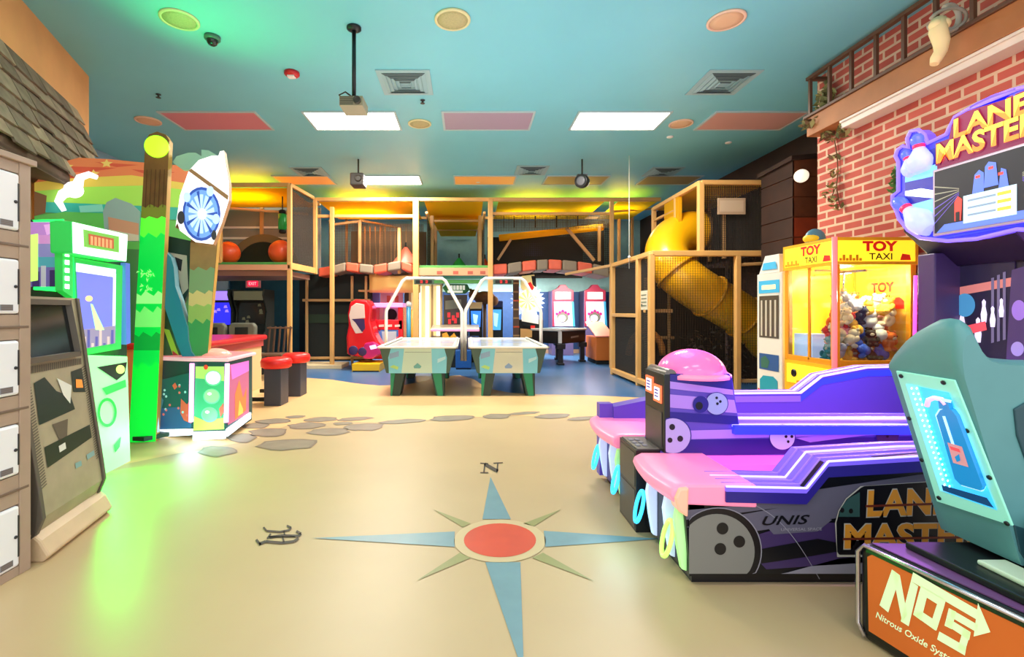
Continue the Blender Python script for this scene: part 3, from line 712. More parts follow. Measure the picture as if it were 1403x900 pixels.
q.fdisc(fr, cx0+1, cy0, 5.5, 7, .033, glow('dial_hub', (255,255,255), 1.5))
for x, y in ((256,270),(296,300),(288,262)): q.fdisc(fr, x, y, 5, 7, .032, MATS['dial_pale'])
q.build('dial', dial)
q = B(); q.fpoly(fr, [(258,234),(262,231),(313,268),(312,274)], .025, mat('dial_band', (190,140,90), .4)); 
q.fdisc(fr, 248, 298, 5, 9, .026, mat('dial_dark', (70,70,76), .4)); q.fdisc(fr, 293, 322, 3.5, 7, .026, MATS['dial_dark']); q.build('dial_band', dial)
q = B(); q.fprism(fr, [(236,222),(242,214),(258,209),(268,209),(276,214),(276,205),(286,206),(296,212),(290,230),(250,232)], -.2, -.14, mat('wave_pale_green', (160,205,180), .5, 0, .1, (160,205,180))); q.build('wave_crest', r)
# carved teal wave and toucan dark panel
q = B(); q.fprism(fr, [(218,342),(226,344),(234,352),(238,366),(240,392),(247,412),(252,432),(257,448),(258,466),(262,482),(270,492),(252,494),(242,470),(232,440),(222,410),(214,400)], -.2, -.08, mat('wave_teal', (40,130,150), .4, 0, .15, (40,140,160)), mat('wave_edge', (130,190,210), .4)); q.build('wave_fin', r)
q = B(); q.fprism(fr, [(224,322),(262,330),(262,342),(258,400),(250,420),(236,400),(226,360)], -.32, -.26, mat('panel_forest', (16,60,48), .4))
q.fpoly(fr, [(232,346),(256,350),(258,395),(250,404),(244,376)], -.257, mat('panel_cream', (206,200,180), .5)); q.fpoly(fr, [(240,352),(250,356),(248,372),(240,366)], -.255, mat('panel_ink', (30,34,40), .5))
q.build('animal_panel', r)
q = B(); q.fprism(fr, [(206,420),(232,420),(262,505),(240,530),(206,540)], -.3, -.25, mat('jungle_art', (70,120,80), .5, noise=.4, nscale=7), m_gold)
q.fpoly(fr, [(224,450),(232,452),(254,510),(247,515)], -.247, artg('leaf_blade',(150,200,60),.3)); q.fpoly(fr, [(206,500),(224,492),(228,522),(206,534)], -.246, artg('sand_gold',(206,180,70),.15)); q.fpoly(fr, [(236,480),(262,500),(250,520),(240,512)], -.246, artg('coral_red',(190,70,70),.1))
q.build('jungle_panel', r)
# bubble console
m_ct = mat('console_top_pink', (240,150,150), .3, 0, .25, (255,150,160)); m_strip = glow('strip_white', (225,245,255), 2.2); m_pinkT = glow('tube_pink', (255,170,235), 1.6); m_yel = glow('tube_yellow', (255,225,150), 1.0)
A = V(-3.20,4.86,0); Bp = V(-2.74,4.72,0); C_ = V(-2.38,4.70,0); D_ = V(-2.42,5.35,0); E_ = V(-3.2,5.6,0)
foot = [A,Bp,C_,D_,E_]; up = lambda L, z: [p+V(0,0,z) for p in L]
q = B(); q.prism(up(foot,.12), (0,0,.66), mat('console_body', (40,90,90), .5)); q.prism([p*.98+V(-.05,.1,.05) for p in up(foot,0)], (0,0,.07), m_gd); q.build('body', r, .01)
fa = Fr(A.x,A.y,Bp.x,Bp.y); fb = Fr(Bp.x,Bp.y,C_.x,C_.y); fc = Fr(C_.x,C_.y,D_.x,D_.y)
q = B(); q.fprism(fa, [(206,524),(262,510),(262,586),(214,588)], -.002, .006, artg('reef_teal',(24,110,104),.2))
q.fpoly(fa, [(212,560),(262,556),(262,586),(214,588)], .009, artg('reef_blue',(50,110,160),.25)); q.fpoly(fa, [(218,540),(224,548),(220,566),(214,560)], .010, artg('reef_plant',(80,160,170),.2))
for L in ([(248,546),(256,554),(262,548),(262,580),(252,576),(247,566)],[(236,528),(240,524),(243,530),(239,534)]): q.fpoly(fa, L, .011, artg('reef_coral',(226,110,80),.35))
for k in range(14): q.fdisc(fa, 212+random.uniform(2,46), random.uniform(526,580), 1.6, 1.8, .012, artg('reef_dot%d' % (k%2), ((160,230,220),(230,120,110))[k%2], .4), 8)
q.build('reef_panel', r)
q = B(); q.fprism(fb, [(268,502),(307,502),(307,588),(265,590)], -.002, .006, artg('bubble_green',(70,190,130),.35))
q.fpoly(fb, [(268,502),(307,502),(307,522),(268,518)], .008, artg('bubble_lime',(190,230,120),.4)); q.fpoly(fb, [(266,570),(280,576),(307,572),(307,588),(265,590)], .009, artg('bubble_sand',(190,230,90),.45))
for x, y, c in ((292,518,(250,225,245)),(290,543,(150,240,150)),(287,568,(120,240,140))):
    q.fdisc(fb, x, y, 11.5, 10.5, .010, artg('bubble_ring',(120,235,170),.5)); q.fdisc(fb, x, y-.5, 10, 9, .012, mat('bubble%d' % y, c, .3, 0, .65, c)); q.fdisc(fb, x-3, y-3.5, 3, 2, .014, glow('bubble_hi', (245,255,245), .8), 10)
q.fdisc(fb, 282, 503, 3, 3.5, .012, artg('dot_red',(230,70,50),.5), 10); q.fpoly(fb, [(300,560),(306,552),(307,564),(302,572)], .012, MATS['reef_coral'])
q.build('bubble_panel', r)
q = B(); q.fprism(fc, [(314,500),(341,494),(341,566),(313,582)], -.002, .006, artg('flame_pink',(206,110,150),.35))
q.fpoly(fc, [(316,500),(341,494),(341,508),(318,520)], .008, artg('flame_violet',(230,120,220),.5)); q.fpoly(fc, [(322,575),(322,540),(328,520),(333,545),(338,530),(337,562)], .009, artg('flame_orange',(240,130,70),.5)); q.fpoly(fc, [(326,570),(328,548),(333,560),(333,566)], .011, artg('flame_yellow',(250,200,90),.5))
q.build('flame_panel', r)
for p0, m in ((A,m_pinkT),(Bp,m_pinkT),(C_,m_pinkT)):
    q = B(); q.tube([p0+V(0,-.012,.18), p0+V(.01,-.012,.76)], .022, m, 10); q.build('light_tube', r)
for f_, L in ((fa,[(214,589),(262,588),(262,596),(215,599)]),(fb,[(264,592),(308,591),(308,601),(264,603)]),(fc,[(312,588),(344,565),(344,573),(312,598)])):
    q = B(); q.fprism(f_, L, 0, .02, m_strip); q.build('strip_light', r)
q = B(); rim = [p+(p-V(-2.8,5.1,0))*.09 for p in foot]; q.prism(up(rim,.78), (0,0,.035), mat('console_rim', (250,200,200), .3, 0, .4, (255,190,215))); q.build('rim', r, .012)
q = B(); q.prism([p+V(0,0,.815) for p in foot], (0,0,.006), m_ct); q.ball(V(-2.66,5.0,.80), .16, mat('console_dome', (255,170,150), .25, 0, .35, (255,170,150)), sc=(1.1,1,.55), z0=0); q.build('play_top', r)
for x, y in ((-3.05,4.98),(-2.6,4.85),(-2.5,5.2),(-3.05,5.4)):
    q = B(); q.lathe((x-.02,y,.035), [(.034,0),(.034,.03)], m_pole, 16, (1,0,0)); q.tube([(x-.005,y,.03),(x-.005,y,.09)], .02, m_pole, 8); q.build('caster', r)
q = B(); q.prism([(-3.32,4.62,.02),(-3.12,4.58,.02),(-2.55,5.5,.02),(-3.3,5.6,.02)], (0,0,.04), m_gd); q.build('base_plate', r)
q = B(); q.tube([fr.px(206,540,-.05), fr.px(212,560,-.05), fr.px(214,592,-.05)], .03, artg('curl_pale',(190,220,235),.4), 8); q.build('wave_curl', r)
# lamps of these machines
area('green_machine_lamp', (-2.70,3.55,.40), (-2.2,3.2,0), .15, .6, 20, (20,255,60))
sl_ = bpy.data.lights.new('green_uplight', 'SPOT'); sl_.energy = 55; sl_.color = (0,1,.22); sl_.spot_size = 2.1; sl_.spot_blend = 1.0; sl_.shadow_soft_size = .15
so_ = bpy.data.objects.new('green_uplight', sl_); COL.objects.link(so_); so_.location = (-2.75,4.5,2.95); so_.rotation_euler = (Vector((-2.2,4.2,4.03))-Vector((-2.75,4.5,2.95))).to_track_quat('-Z','Y').to_euler()
point('console_underlight', (-2.6,4.45,.14), 3.5, (190,240,255), .12)
# ======================= RIGHT SIDE: bowling game, racing seat, claw machine =======================
m_pur = mat('lane_purple', (92,70,170), .35, 0, .12, (100,70,220)); m_pur_l = mat('lane_lilac', (168,130,214), .35, 0, .15, (170,120,240)); m_pur_d = mat('lane_indigo', (40,28,120), .35, 0, .10, (40,30,180))
m_blk = mat('lane_black', (14,14,22), .3); m_gr1 = mat('lane_grey', (96,92,112), .35); m_gr2 = mat('lane_grey_pale', (140,136,152), .35); m_plum = mat('lane_plum', (62,44,92), .35)
m_pk = mat('lane_pink', (255,150,180), .35, 0, .35, (255,120,180)); m_pkg = glow('lane_pink_light', (255,90,205), 1.0); m_vio = mat('lane_violet', (130,104,226), .3, 0, .45, (110,80,255)); m_viw = glow('lane_line_white', (196,184,255), 1.15); m_blu = glow('lane_blue_light', (40,50,255), 1.2)
m_peach = mat('lane_peach', (255,186,160), .35, 0, .3, (255,160,140))
m_bg = mat('ball_grey', (128,126,122), .35); m_bg2 = mat('ball_grey_dark', (92,88,92), .35); m_hole = mat('ball_hole', (16,14,18), .4); m_bl = mat('ball_lilac', (176,160,214), .35, 0, .12, (176,160,230))
m_org = mat('letter_orange', (226,150,50), .4); m_letter_d = mat('letter_brown', (110,40,24), .4); m_letter_o = mat('letter_outline', (190,186,176), .4)
r = thing('bowling_lane_game', 'two lane violet lit bowling arcade game with a pink dome on its divider', 'bowling game', (2.2,2.9,0))
# near side panel (plane facing the viewer's aisle)
YN = 2.2; fn = Fr(1.0,YN,4.0,YN)
q = B()
top = [(937,690),(1100,668),(1128,633),(1265,622),(1640,604)]
q.fprism(fn, [(946,786),(937,690)]+top[1:]+[(1640,786)], -.03, 0, m_blk)
def side(L, m, d): q.fpoly(fn, L, d, m)
side([(938,699),(1000,694),(1110,672),(1260,650),(1400,640),(1400,655),(1110,690),(940,712)], m_gr1, .003)
side([(940,722),(1010,706),(1130,684),(1290,664),(1290,690),(1130,712),(1010,732)], m_gr1, .004)
side([(1030,735),(1090,716),(1200,716),(1290,740),(1200,770),(1120,775),(1050,780),(1036,765)], m_plum, .004)
side([(1040,710),(1100,700),(1140,712),(1120,728),(1060,732)], m_gr1, .005); side([(1080,784),(1150,765),(1210,760),(1290,776),(1290,786),(1070,786)], m_gr2, .004)
side([(1043,752),(1120,738),(1180,750),(1110,762),(1043,772)], m_blk, .006)
for k in range(18):
    t0, t1 = k/18, (k+1)/18; f_ = lambda t: (1031+t*92, 690+t*104-18*math.sin(t*3.1))
    (x0,y0),(x1,y1) = f_(t0), f_(t1); side([(x0,y0-.6),(x1,y1-.6),(x1,y1+.9),(x0,y0+.9)], m_gr2, .0065)
# big ball
bcx, bcy, br = 985, 750, 48
def ballart(cx_, cy_, r_, x0, m, y1=786, sy=1.0):
    q.fpoly(fn, [(max(x0, cx_+r_*math.cos(a)), min(y1, cy_+sy*r_*math.sin(a))) for a in [k*math.pi/24 for k in range(48)]], {m_blk:.007, m_gr2:.0064, m_bg:.008, m_bg2:.0085}.get(m,.008), m)
ballart(984,755,60,944,m_gr2); ballart(984,755,58.5,944,m_blk); ballart(982,756,52,944,m_bg); 

for x, y in ((990,724),(1013,742),(987,752)): q.fdisc(fn, x, y, 8, 8.2, .0095, m_hole)
# small maker mark
q.ftext(fn, 'UNIS', (1042,720), (1104,718), (1049,707), .008, m_blk); q.ftext(fn, 'UNIVERSAL SPACE', (1070,727.5), (1126,726.5), (1070,723.5), .0085, m_gr2)
# title sign
out = [(1146,716),(1150,700),(1160,684),(1180,668),(1184,666),(1400,652),(1400,760),(1150,760),(1147,756)]
q.fpoly(fn, [(1144,717),(1149,699),(1159,683),(1179,666),(1403,650),(1403,763),(1147,763)], .009, m_letter_o); q.fpoly(fn, out, .010, m_blk)
q.fpoly(fn, [(1149,708),(1152,696),(1162,683),(1178,674),(1178,708)], .011, mat('sign_ball_green', (50,84,82), .4))
for x, y in ((1154,699),(1166,700)): q.fdisc(fn, x, y, 2.8, 3.4, .0125, m_hole)
def title(txt, a, b_, c, d):
    q.ftext(fn, txt, (a[0]-1.5,a[1]+1.5), (b_[0]+1.5,b_[1]+1.5), (c[0]-1.5,c[1]-1.5), d, m_letter_o, .05); q.ftext(fn, txt, a, b_, c, d+.001, m_org, .035)
title('LANE', (1188,708), (1300,704), (1190,672), .011); title('MASTERS', (1157,752), (1362,750), (1158,718), .011)
for L in ([(1186,692),(1300,688),(1300,691),(1186,695)],[(1155,737),(1362,734),(1362,737),(1155,740)]): q.fpoly(fn, L, .0135, m_letter_d)
q.build('side_panel', r)
q = B(); q.box((1.06,2.24,0),(3.35,2.62,.05), m_blk); q.box((1.06,3.05,0),(3.35,3.6,.05), m_blk); q.box((1.2,2.62,0),(3.35,3.05,.05), m_blk); q.build('toe_kick', r)
# near rail with light lines, from the front plane back to YR
def Zn(y, D): return H-(y-VY)*D/F
YR = 2.45
prof = [(1.19,.470),(1.56,.462),(1.66,.585),(2.12,.612),(3.40,.64)]
q = B()
for (x0,z0),(x1,z1) in zip(prof, prof[1:]):
    q.prism([(x0,YN-.02,z0-.02),(x1,YN-.02,z1-.02),(x1,YN-.02,z1),(x0,YN-.02,z0)], (0,YR-YN,0), m_vio)
    for t in (.0, .18, .38, .58, .8):
        ya = YN-.02+(YR-YN)*t; q.bar((x0,ya,z0+.004),(x1,ya,z1+.004), .007, .008, m_viw if t in (0,.58) else m_pur_l)
    q.prism([(x0,YN-.021,z0-.07),(x1,YN-.021,z1-.07),(x1,YN-.021,z1-.02),(x0,YN-.021,z0-.02)], (0,.01,0), m_pur_d)
q.build('near_rail', r)
# lane beds
q = B(); q.box((1.1,YR-.05,.25),(3.40,2.70,.43), m_peach); q.box((1.3,2.52,.43),(3.40,2.69,.462), m_pkg); q.build('lane_bed', r)
q = B(); q.box((1.1,3.0,.25),(3.40,3.56,.44), m_pk); q.build('lane_bed', r)
# bumpers at the player end
def bumper(y0, y1):
    q = B(); n = 10; vs = []
    for i in range(n+1):
        t = i/n; y = lerp(y0, y1, t); bul = math.sin(math.pi*t)*.035
        vs.append([V(1.34,y,.475),V(.99-bul,y,.475),V(.95-bul,y,.455),V(.94-bul,y,.425),V(.97-bul,y,.385),V(1.34,y,.37)])
    allv = [p for ring in vs for p in ring]; fs = []
    for i in range(n):
        for k in range(6):
            fs.append((i*6+k, i*6+(k+1)%6, (i+1)*6+(k+1)%6, (i+1)*6+k))
    q.add(allv, fs, m_pk, True); k0 = 0
    q.f += [tuple(range(6)), tuple(range(n*6, n*6+6))]; q.m += [m_pk, m_pk]; q.sm += [False, False]
    q.build('bumper', r, .01)
bumper(2.19, 2.70); bumper(3.08, 3.66)
q = B(); q.prism([(1.015,2.175,.33),(.97,2.175,.36),(.955,2.175,.42),(.975,2.175,.465),(1.02,2.175,.47)], (0,.08,0), m_peach); q.build('corner_cap', r, .01)
# front wall under the bumpers with struts and light rings
q = B(); q.box((1.03,2.2,.05),(1.10,2.75,.40), m_blk); q.box((1.03,3.03,.05),(1.10,3.62,.40), m_pur_d); q.box((1.0,3.58,.04),(1.1,3.66,.58), m_pur); q.build('front_wall', r)
m_stw = mat('strut_white', (214,226,250), .35, 0, .5, (190,210,255)); m_stg = mat('strut_green', (190,240,170), .35, 0, .35, (170,255,150))
for y, m in ((2.235,m_stg),(2.36,m_stw),(2.58,m_stw),(3.12,m_stg),(3.26,m_stw),(3.5,m_stw)):
    q = B(); q.prism([(1.03,y-.016,.39),(.985,y-.016,.37),(.972,y-.016,.30),(.985,y-.016,.18),(1.005,y-.016,.07),(1.03,y-.016,.06)], (0,.032,0), m); q.build('strut', r, .006)
for y, m in ((2.29,glow('ring_lime',(170,255,100),1.3)),(2.66,glow('ring_cyan',(60,200,255),1.3)),(3.08,MATS['ring_cyan']),(3.56,MATS['ring_cyan'])):
    q = B(); q.tube([(.965+.02*math.sin(a), y+.042*math.cos(a), .185+.085*math.sin(a)) for a in [k*math.pi/12 for k in range(24)]], .011, m, 8, closed=True); q.build('light_ring', r)
# divider
YD = 2.69; fd = Fr(1.0,YD,4.0,YD)
q = B(); out = [(905,640),(914,604),(914,560),(914,516),(918,512),(999,512),(1003,518),(1014,590),(1070,590),(1560,572),(1560,650)]
q.fprism(fd, out, -.30, 0, m_pur)
def dv(L, m, d=.003): q.fpoly(fd, L, d, m)
dv([(918,513),(999,513),(1003,519),(1005,540),(950,532),(915,526)], m_pur_d); dv([(915,522),(960,528),(1004,534),(1005,541),(950,536),(915,532)], m_pur_l, .004)
dv([(915,540),(1006,548),(1010,566),(915,558)], m_pur_l, .004); dv([(915,564),(1010,570),(1012,582),(915,576)], m_pur_d, .004)
dv([(930,590),(1200,584),(1560,574),(1560,584),(1200,596),(930,602)], m_pur_l); dv([(930,603),(1200,599),(1400,594),(1400,612),(1200,618),(930,626)], m_pur_d); 
dv([(1090,600),(1220,588),(1300,586),(1300,589),(1220,592),(1110,606)], m_pur_l, .005)
def dball(x, y, r_, m, holes, d=.007, clipx=None):
    for rr, mm, dd in ((r_*1.06, m_pur_d, d), (r_, m, d+.001)):
        q.fpoly(fd, [(max(clipx or -1e9, x+rr*math.cos(a)), y+rr*math.sin(a)) for a in [k*math.pi/16 for k in range(32)]], dd, mm)
    for hx, hy, hr in holes: q.fdisc(fd, x+hx, y+hy, hr, hr*1.05, d+.003, m_hole, 14)
dball(922,597,24,m_bl,((-1,-12,4),(10,4,4),(-4,6,3.4)),.006,912); dball(982,553,15,mat('ball_pale',(150,160,200),.3,0,.15,(150,170,220)),((0,-8,1.8),(5,-3,1.8),(1,0,1.8)))
q.fdisc(fd, 960, 554, 11, 11.5, .0085, m_pur_d); q.fdisc(fd, 958, 556, 5, 5.5, .010, m_hole)
dball(1072,599,17,mat('ball_white',(196,190,220),.3,0,.15,(196,190,230)),((5,-1,2),(13,-1,2),(8,6,1.8))); dball(1216,598,15,m_plum,((-4,-6,1.8),(3,-6,1.8),(0,0,1.8)))
q.build('divider', r)
q = B()
for y, z, m in ((2.675,.612,m_blu),(2.69,.632,m_viw),(2.76,.640,m_vio),(2.82,.644,m_viw),(2.9,.648,m_vio)):
    L = [(1.50,y,z),(1.62,y,z),(2.78,y,z+.0),(2.98,y,z+.12),(3.4,y,z+.14)]
    for p0, p1 in zip(L, L[1:]): q.bar(p0, p1, .04 if m is m_blu else .022, .05 if m is m_blu else .012, m)
L = [(1.50,2.8,.61),(2.78,2.8,.61),(2.98,2.8,.73),(3.4,2.8,.75)]
for p0, p1 in zip(L, L[1:]): q.bar(p0, p1, .24, .03, m_pur_l)
q.build('divider_rail', r)
q = B(); q.ball((1.34,2.84,.91), .19, mat('dome_pink', (255,120,180), .15, 0, .55, (255,90,160)), z0=0, sc=(1,1,.75), seg=28, rings=12); q.lathe((1.34,2.84,.89), [(.215,0),(.215,.02),(.2,.03)], m_pk, 28); q.build('dome', r)
# far rail
YF = 3.56; q = B()
fp = [(1.95,.655),(2.5,.66),(2.66,.785),(3.0,.85),(3.4,.86)]
for (x0,z0),(x1,z1) in zip(fp, fp[1:]):
    q.prism([(x0,YF,.4),(x1,YF,.4),(x1,YF,z1),(x0,YF,z0)], (0,.12,0), m_pur)
    q.prism([(x0,YF-.005,z0-.06),(x1,YF-.005,z1-.06),(x1,YF-.005,z1-.015),(x0,YF-.005,z0-.015)], (0,.01,0), m_blu if x0 > 2 else m_vio)
    for t, m in ((0,m_viw),(.04,m_vio),(.08,m_viw),(.115,m_pur_l)): q.bar((x0,YF+t,z0+.006),(x1,YF+t,z1+.006), .018, .012, m)
q.prism([(1.1,YF,.2),(1.95,YF,.2),(1.95,YF,.655),(1.5,YF,.64),(1.1,YF,.56)], (0,.12,0), m_pur)
q.build('far_rail', r)
# payment kiosk on the divider's end
m_kb = mat('kiosk_black', (26,24,26), .35); m_kg = mat('kiosk_face', (66,58,60), .35); m_kt = mat('kiosk_top', (120,112,108), .35, .3)
q = B(); q.box((.975,2.74,0),(1.24,3.03,.475), m_kb); q.box((.972,2.755,.02),(.976,3.015,.24), m_kg); q.box((.972,2.755,.26),(.976,3.015,.455), m_kg); q.box((.985,2.75,.475),(1.13,3.02,.482), m_kt)
q.build('kiosk_base', r, .006)
q = B(); q.box((1.115,2.685,.475),(1.15,2.97,.92), m_kb); q.box((1.11,2.71,.50),(1.116,2.945,.70), m_kg); q.tube([(1.155,2.69,.915),(1.155,2.96,.915)], .035, m_kt, 14); q.build('kiosk_upright', r, .006)
q = B(); m_cr = glow('card_red', (255,110,70), 1.0); m_cw = glow('card_white', (235,225,255), 1.2)
for y, z in ((2.77,.80),(2.89,.835)): q.box((1.108,y-.055,z-.05),(1.117,y+.055,z+.05), m_cr); q.box((1.105,y-.035,z-.035),(1.109,y+.035,z+.035), m_cw)
for y, z in ((2.77,.80),(2.89,.835)):
    for k in range(3): q.box((1.1035,y-.025,z-.02+.018*k),(1.1055,y+.025,z-.012+.018*k), m_pur)
q.build('card_reader', r)
q = B(); q.box((1.118,2.735,.62),(1.122,2.745,.66), m_stw); q.build('card_slot', r)
# keypad details on kiosk top
q = B()
for i in range(3):
    for j in range(2): q.box((1.0+.04*j,2.8+.06*i,.482),(1.025+.04*j,2.835+.06*i,.488), m_gr2)
q.build('keypad', r, .002)

# screen cabinet at the pin end
XS = 3.40; fS = Fr(XS,5,XS,1)
m_cab = mat('cab_violet_black', (40,30,52), .35); m_cabp = mat('cab_plum', (86,66,110), .35); m_dnv = mat('cab_navy', (16,14,60), .35)
q = B(); q.box((3.75,2.25,0),(4.12,3.72,2.2), m_cab); q.box((3.55,3.60,.3),(4.12,3.74,1.72), m_cabp); q.box((3.55,2.22,.3),(4.12,2.36,1.72), m_cabp); q.box((3.36,2.2,0),(4.12,3.70,.42), m_blk)
q.build('cabinet', r, .008)
q = B(); q.prism([(3.42,3.72,1.90),(3.72,3.72,1.62),(4.12,3.72,1.62),(4.12,3.72,2.3),(3.42,3.72,2.3)], (0,-1.5,0), m_cab); q.build('hood', r, .006)
q = B(); 
q.prism([(3.385,3.00,1.86),(3.80,3.05,1.50),(3.80,3.0,1.50),(3.385,2.95,1.86)], (0,-.03,-.03), m_cabp); q.build('hood_brace', r)
# marquee board outline (Y, Z) mirrored about the middle of the two lanes
def yz(px, py): p = fS.px(px, py); return (p.y, p.z)
YM = 3.06
half = [yz(x, y) for x, y in ((1245,315),(1233,300),(1229,288),(1224,280),(1224,268),(1232,262),(1232,222),(1228,214),(1231,205),(1238,200),(1246,203),(1244,190),(1249,180),(1259,178),(1267,184),(1272,196),(1298,184),(1310,160),(1340,143),(1366,131),(1395,122))]
low = [yz(x, y) for x, y in ((1395,314),(1340,327),(1300,330),(1262,326))]
out = half + [(2*YM-y, z) for y, z in half[::-1]]
bot = low[::-1]; out += [(2*YM-y, z) for y, z in bot[1:]][:0] + [(2.55,1.76),(2.75,1.745)] + low
q = B(); q.prism([(XS,y,z) for y, z in out], (.08,0,0), mat('marquee_blue', (50,50,200), .3, 0, .6, (44,44,235)), m_vio); mqb = q.build('marquee', r)
# lit edge tube
q = B(); q.tube([(XS-.005,y,z) for y, z in out], .014, glow('edge_violet', (120,96,255), 1.5), 7, closed=True); q.build('edge_light', mqb)
q = B()
def ms(L, m, d): q.poly([p for p in fS.pts(L, d)], m)
m_sky = glow('mq_sky', (120,190,250), 1.0); m_mqd = mat('mq_deep', (30,34,130), .3, 0, .6, (36,40,190))
ms([(1240,224),(1272,206),(1300,195),(1300,240),(1290,318),(1262,320),(1246,306),(1240,262)], m_mqd, .004)
ms([(1240,236),(1286,224),(1286,240),(1240,250)], m_sky, .006); ms([(1240,262),(1262,258),(1286,262),(1286,272),(1262,270),(1240,268)], glow('mq_beam', (225,235,255), 1.6), .007); ms([(1242,282),(1286,270),(1286,290),(1250,300)], m_sky, .006)
ms([(1286,322),(1403,296),(1403,308),(1290,328),(1265,324)], m_blu, .006)
q.build('artwork', mqb)
# bowling pins on the marquee, in relief
def pin(px0, py0, px1, py1, rr, nm='pin'):
    a = fS.px(px0, py0, .02); b_ = fS.px(px1, py1, .02)       # crown to foot
    ax = b_-a; l = ax.length; q = B(); m_p = mat('pin_blue', (100,120,240), .25, 0, .45, (90,110,255)); m_r = glow('pin_red', (255,40,90), 1.0)
    q.lathe(a, [(.001,-.0),(.3*rr,.03*l),(.52*rr,.12*l),(.55*rr,.2*l),(.42*rr,.30*l),(.40*rr,.36*l)], m_p, 16, ax)
    q.lathe(a, [(.43*rr,.30*l),(.43*rr,.38*l)], m_r, 16, ax)
    q.lathe(a, [(.40*rr,.38*l),(.62*rr,.5*l),(.95*rr,.66*l),(rr,.75*l),(.9*rr,.88*l),(.6*rr,l)], mat('pin_white', (200,215,250), .25, 0, .4, (200,215,255)), 16, ax)
    q.build(nm, mqb)
pin(1257,183,1263,236,.085); pin(1240,206,1251,240,.06); pin(1226,272,1276,315,.09); pin(1248,296,1270,300,.02)
# lettering
m_ty = glow('title_yellow', (255,220,70), 1.1); m_to = glow('title_orange', (255,130,40), 1.1); m_tp = mat('title_purple', (130,16,80), .4, 0, .3, (150,16,90))
q = B()
ms([(1284,236),(1284,196),(1300,190),(1306,158),(1403,128),(1403,172),(1425,166),(1480,150),(1480,182),(1403,206)], m_tp, .012)
ms([(1286,234),(1286,198),(1302,192),(1308,160),(1403,130),(1403,206)], m_tp, .013)
def tt(txt, y0, z0, y1, z1, d):
    for dd, gr, m in ((d, .008, m_tp), (d+.004, 0, m_ty)):
        q.text(txt, (XS-dd,y0+gr,z0-gr), (XS-dd,y1-gr,z0-gr), (XS-dd,y0+gr,z1+gr), m)
    # lower halves of the letters burn orange
Y1, Z1 = yz(1311,190); Z1t = yz(1311,164)[1]; Y2, Z2 = yz(1287,225); Z2t = yz(1287,198)[1]
Y1e = 2*YM-Y1+.02; Y2e = 2*YM-Y2+.02
def split_text(txt, y0, z0, y1, z1, d):
    q.text(txt, (XS-d,y0+.012,z0-.012), (XS-d,y1-.012,z0-.012), (XS-d,y0+.012,z1+.012), m_tp, None, .05)
    q.text(txt, (XS-d-.006,y0,z0), (XS-d-.006,y1,z0), (XS-d-.006,y0,z1), m_ty, None, .035)
    vs, fs = text_verts(txt, .035)
    h = z1-z0
    keep = [f for f in fs if sum(vs[i][1] for i in f)/len(f) < .42]
    q.add([V(XS-d-.007, y0+(y1-y0)*x, z0+h*y) for x, y in vs], keep, m_to)
split_text('LANE', Y1, Z1, Y1e, Z1t, .016); split_text('MASTERS', Y2, Z2, Y2e, Z2t, .016)
q.build('title_lettering', mqb)
# main screen
sy0, sz1 = yz(1287,236); sz0 = yz(1287,320)[1]; sy1 = 2*YM-sy0
q = B(); q.prism([(XS-.03,sy0+.02,sz0-.02),(XS-.03,sy1-.02,sz0-.02),(XS-.03,sy1-.02,sz1+.02),(XS-.03,sy0+.02,sz1+.02)], (.03,0,0), mat('bezel_pale', (206,190,214), .3, .3)); sc = q.build('screen_bezel', mqb, .008)
q = B(); sp = lambda u, v, d=.034: V(XS-d, lerp(sy0, sy1, u), lerp(sz0, sz1, v))
q.poly([sp(0,0),sp(1,0),sp(1,1),sp(0,1)], glow('scr_black', (24,26,38), .6))
m_sl = glow('scr_line', (150,150,130), .7); m_sb = glow('scr_blue', (90,120,220), .9); m_sc = glow('scr_cyan', (190,225,240), 1.0); m_so = glow('scr_orange', (255,180,60), 1.0); m_sw = glow('scr_violet', (110,90,190), .6)
for k in range(6):
    u = k*.055; q.poly([sp(.0,.75-.12*k,.035),sp(0,.77-.12*k,.035),sp(.24,.64-.02*k,.035),sp(.24,.63-.02*k,.035)], m_sw if k > 2 else m_sl)
    q.poly([sp(1,.75-.12*k,.035),sp(1,.77-.12*k,.035),sp(.76,.64-.02*k,.035),sp(.76,.63-.02*k,.035)], m_sw if k > 2 else m_sl)
q.poly([sp(.02,.0,.0355),sp(.98,0,.0355),sp(.9,.12,.0355),sp(.1,.12,.0355)], m_sb)
q.poly([sp(.28,.08,.036),sp(.72,.08,.036),sp(.72,.5,.036),sp(.28,.5,.036)], m_sc)
for k in range(3): q.poly([sp(.32,.4-.11*k,.037),sp(.56,.4-.11*k,.037),sp(.56,.43-.11*k,.037),sp(.32,.43-.11*k,.037)], glow('scr_grey', (130,150,170), .8)); q.poly([sp(.57,.39-.11*k,.037),sp(.68,.39-.11*k,.037),sp(.68,.44-.11*k,.037),sp(.57,.44-.11*k,.037)], m_so)
for L in ([(.36,.5),(.46,.5),(.46,.78),(.42,.84),(.38,.78)],[(.46,.55),(.58,.55),(.56,.88),(.5,.92),(.47,.86)],[(.58,.5),(.66,.5),(.64,.74),(.6,.78)]): q.poly([sp(u,v,.0365) for u, v in L], m_sb)
for u, v in ((.41,.74),(.52,.82),(.6,.7)): q.poly([sp(u-.02,v-.02,.038),sp(u+.02,v-.02,.038),sp(u+.02,v+.02,.038),sp(u-.02,v+.02,.038)], glow('scr_red', (255,70,60), .9))
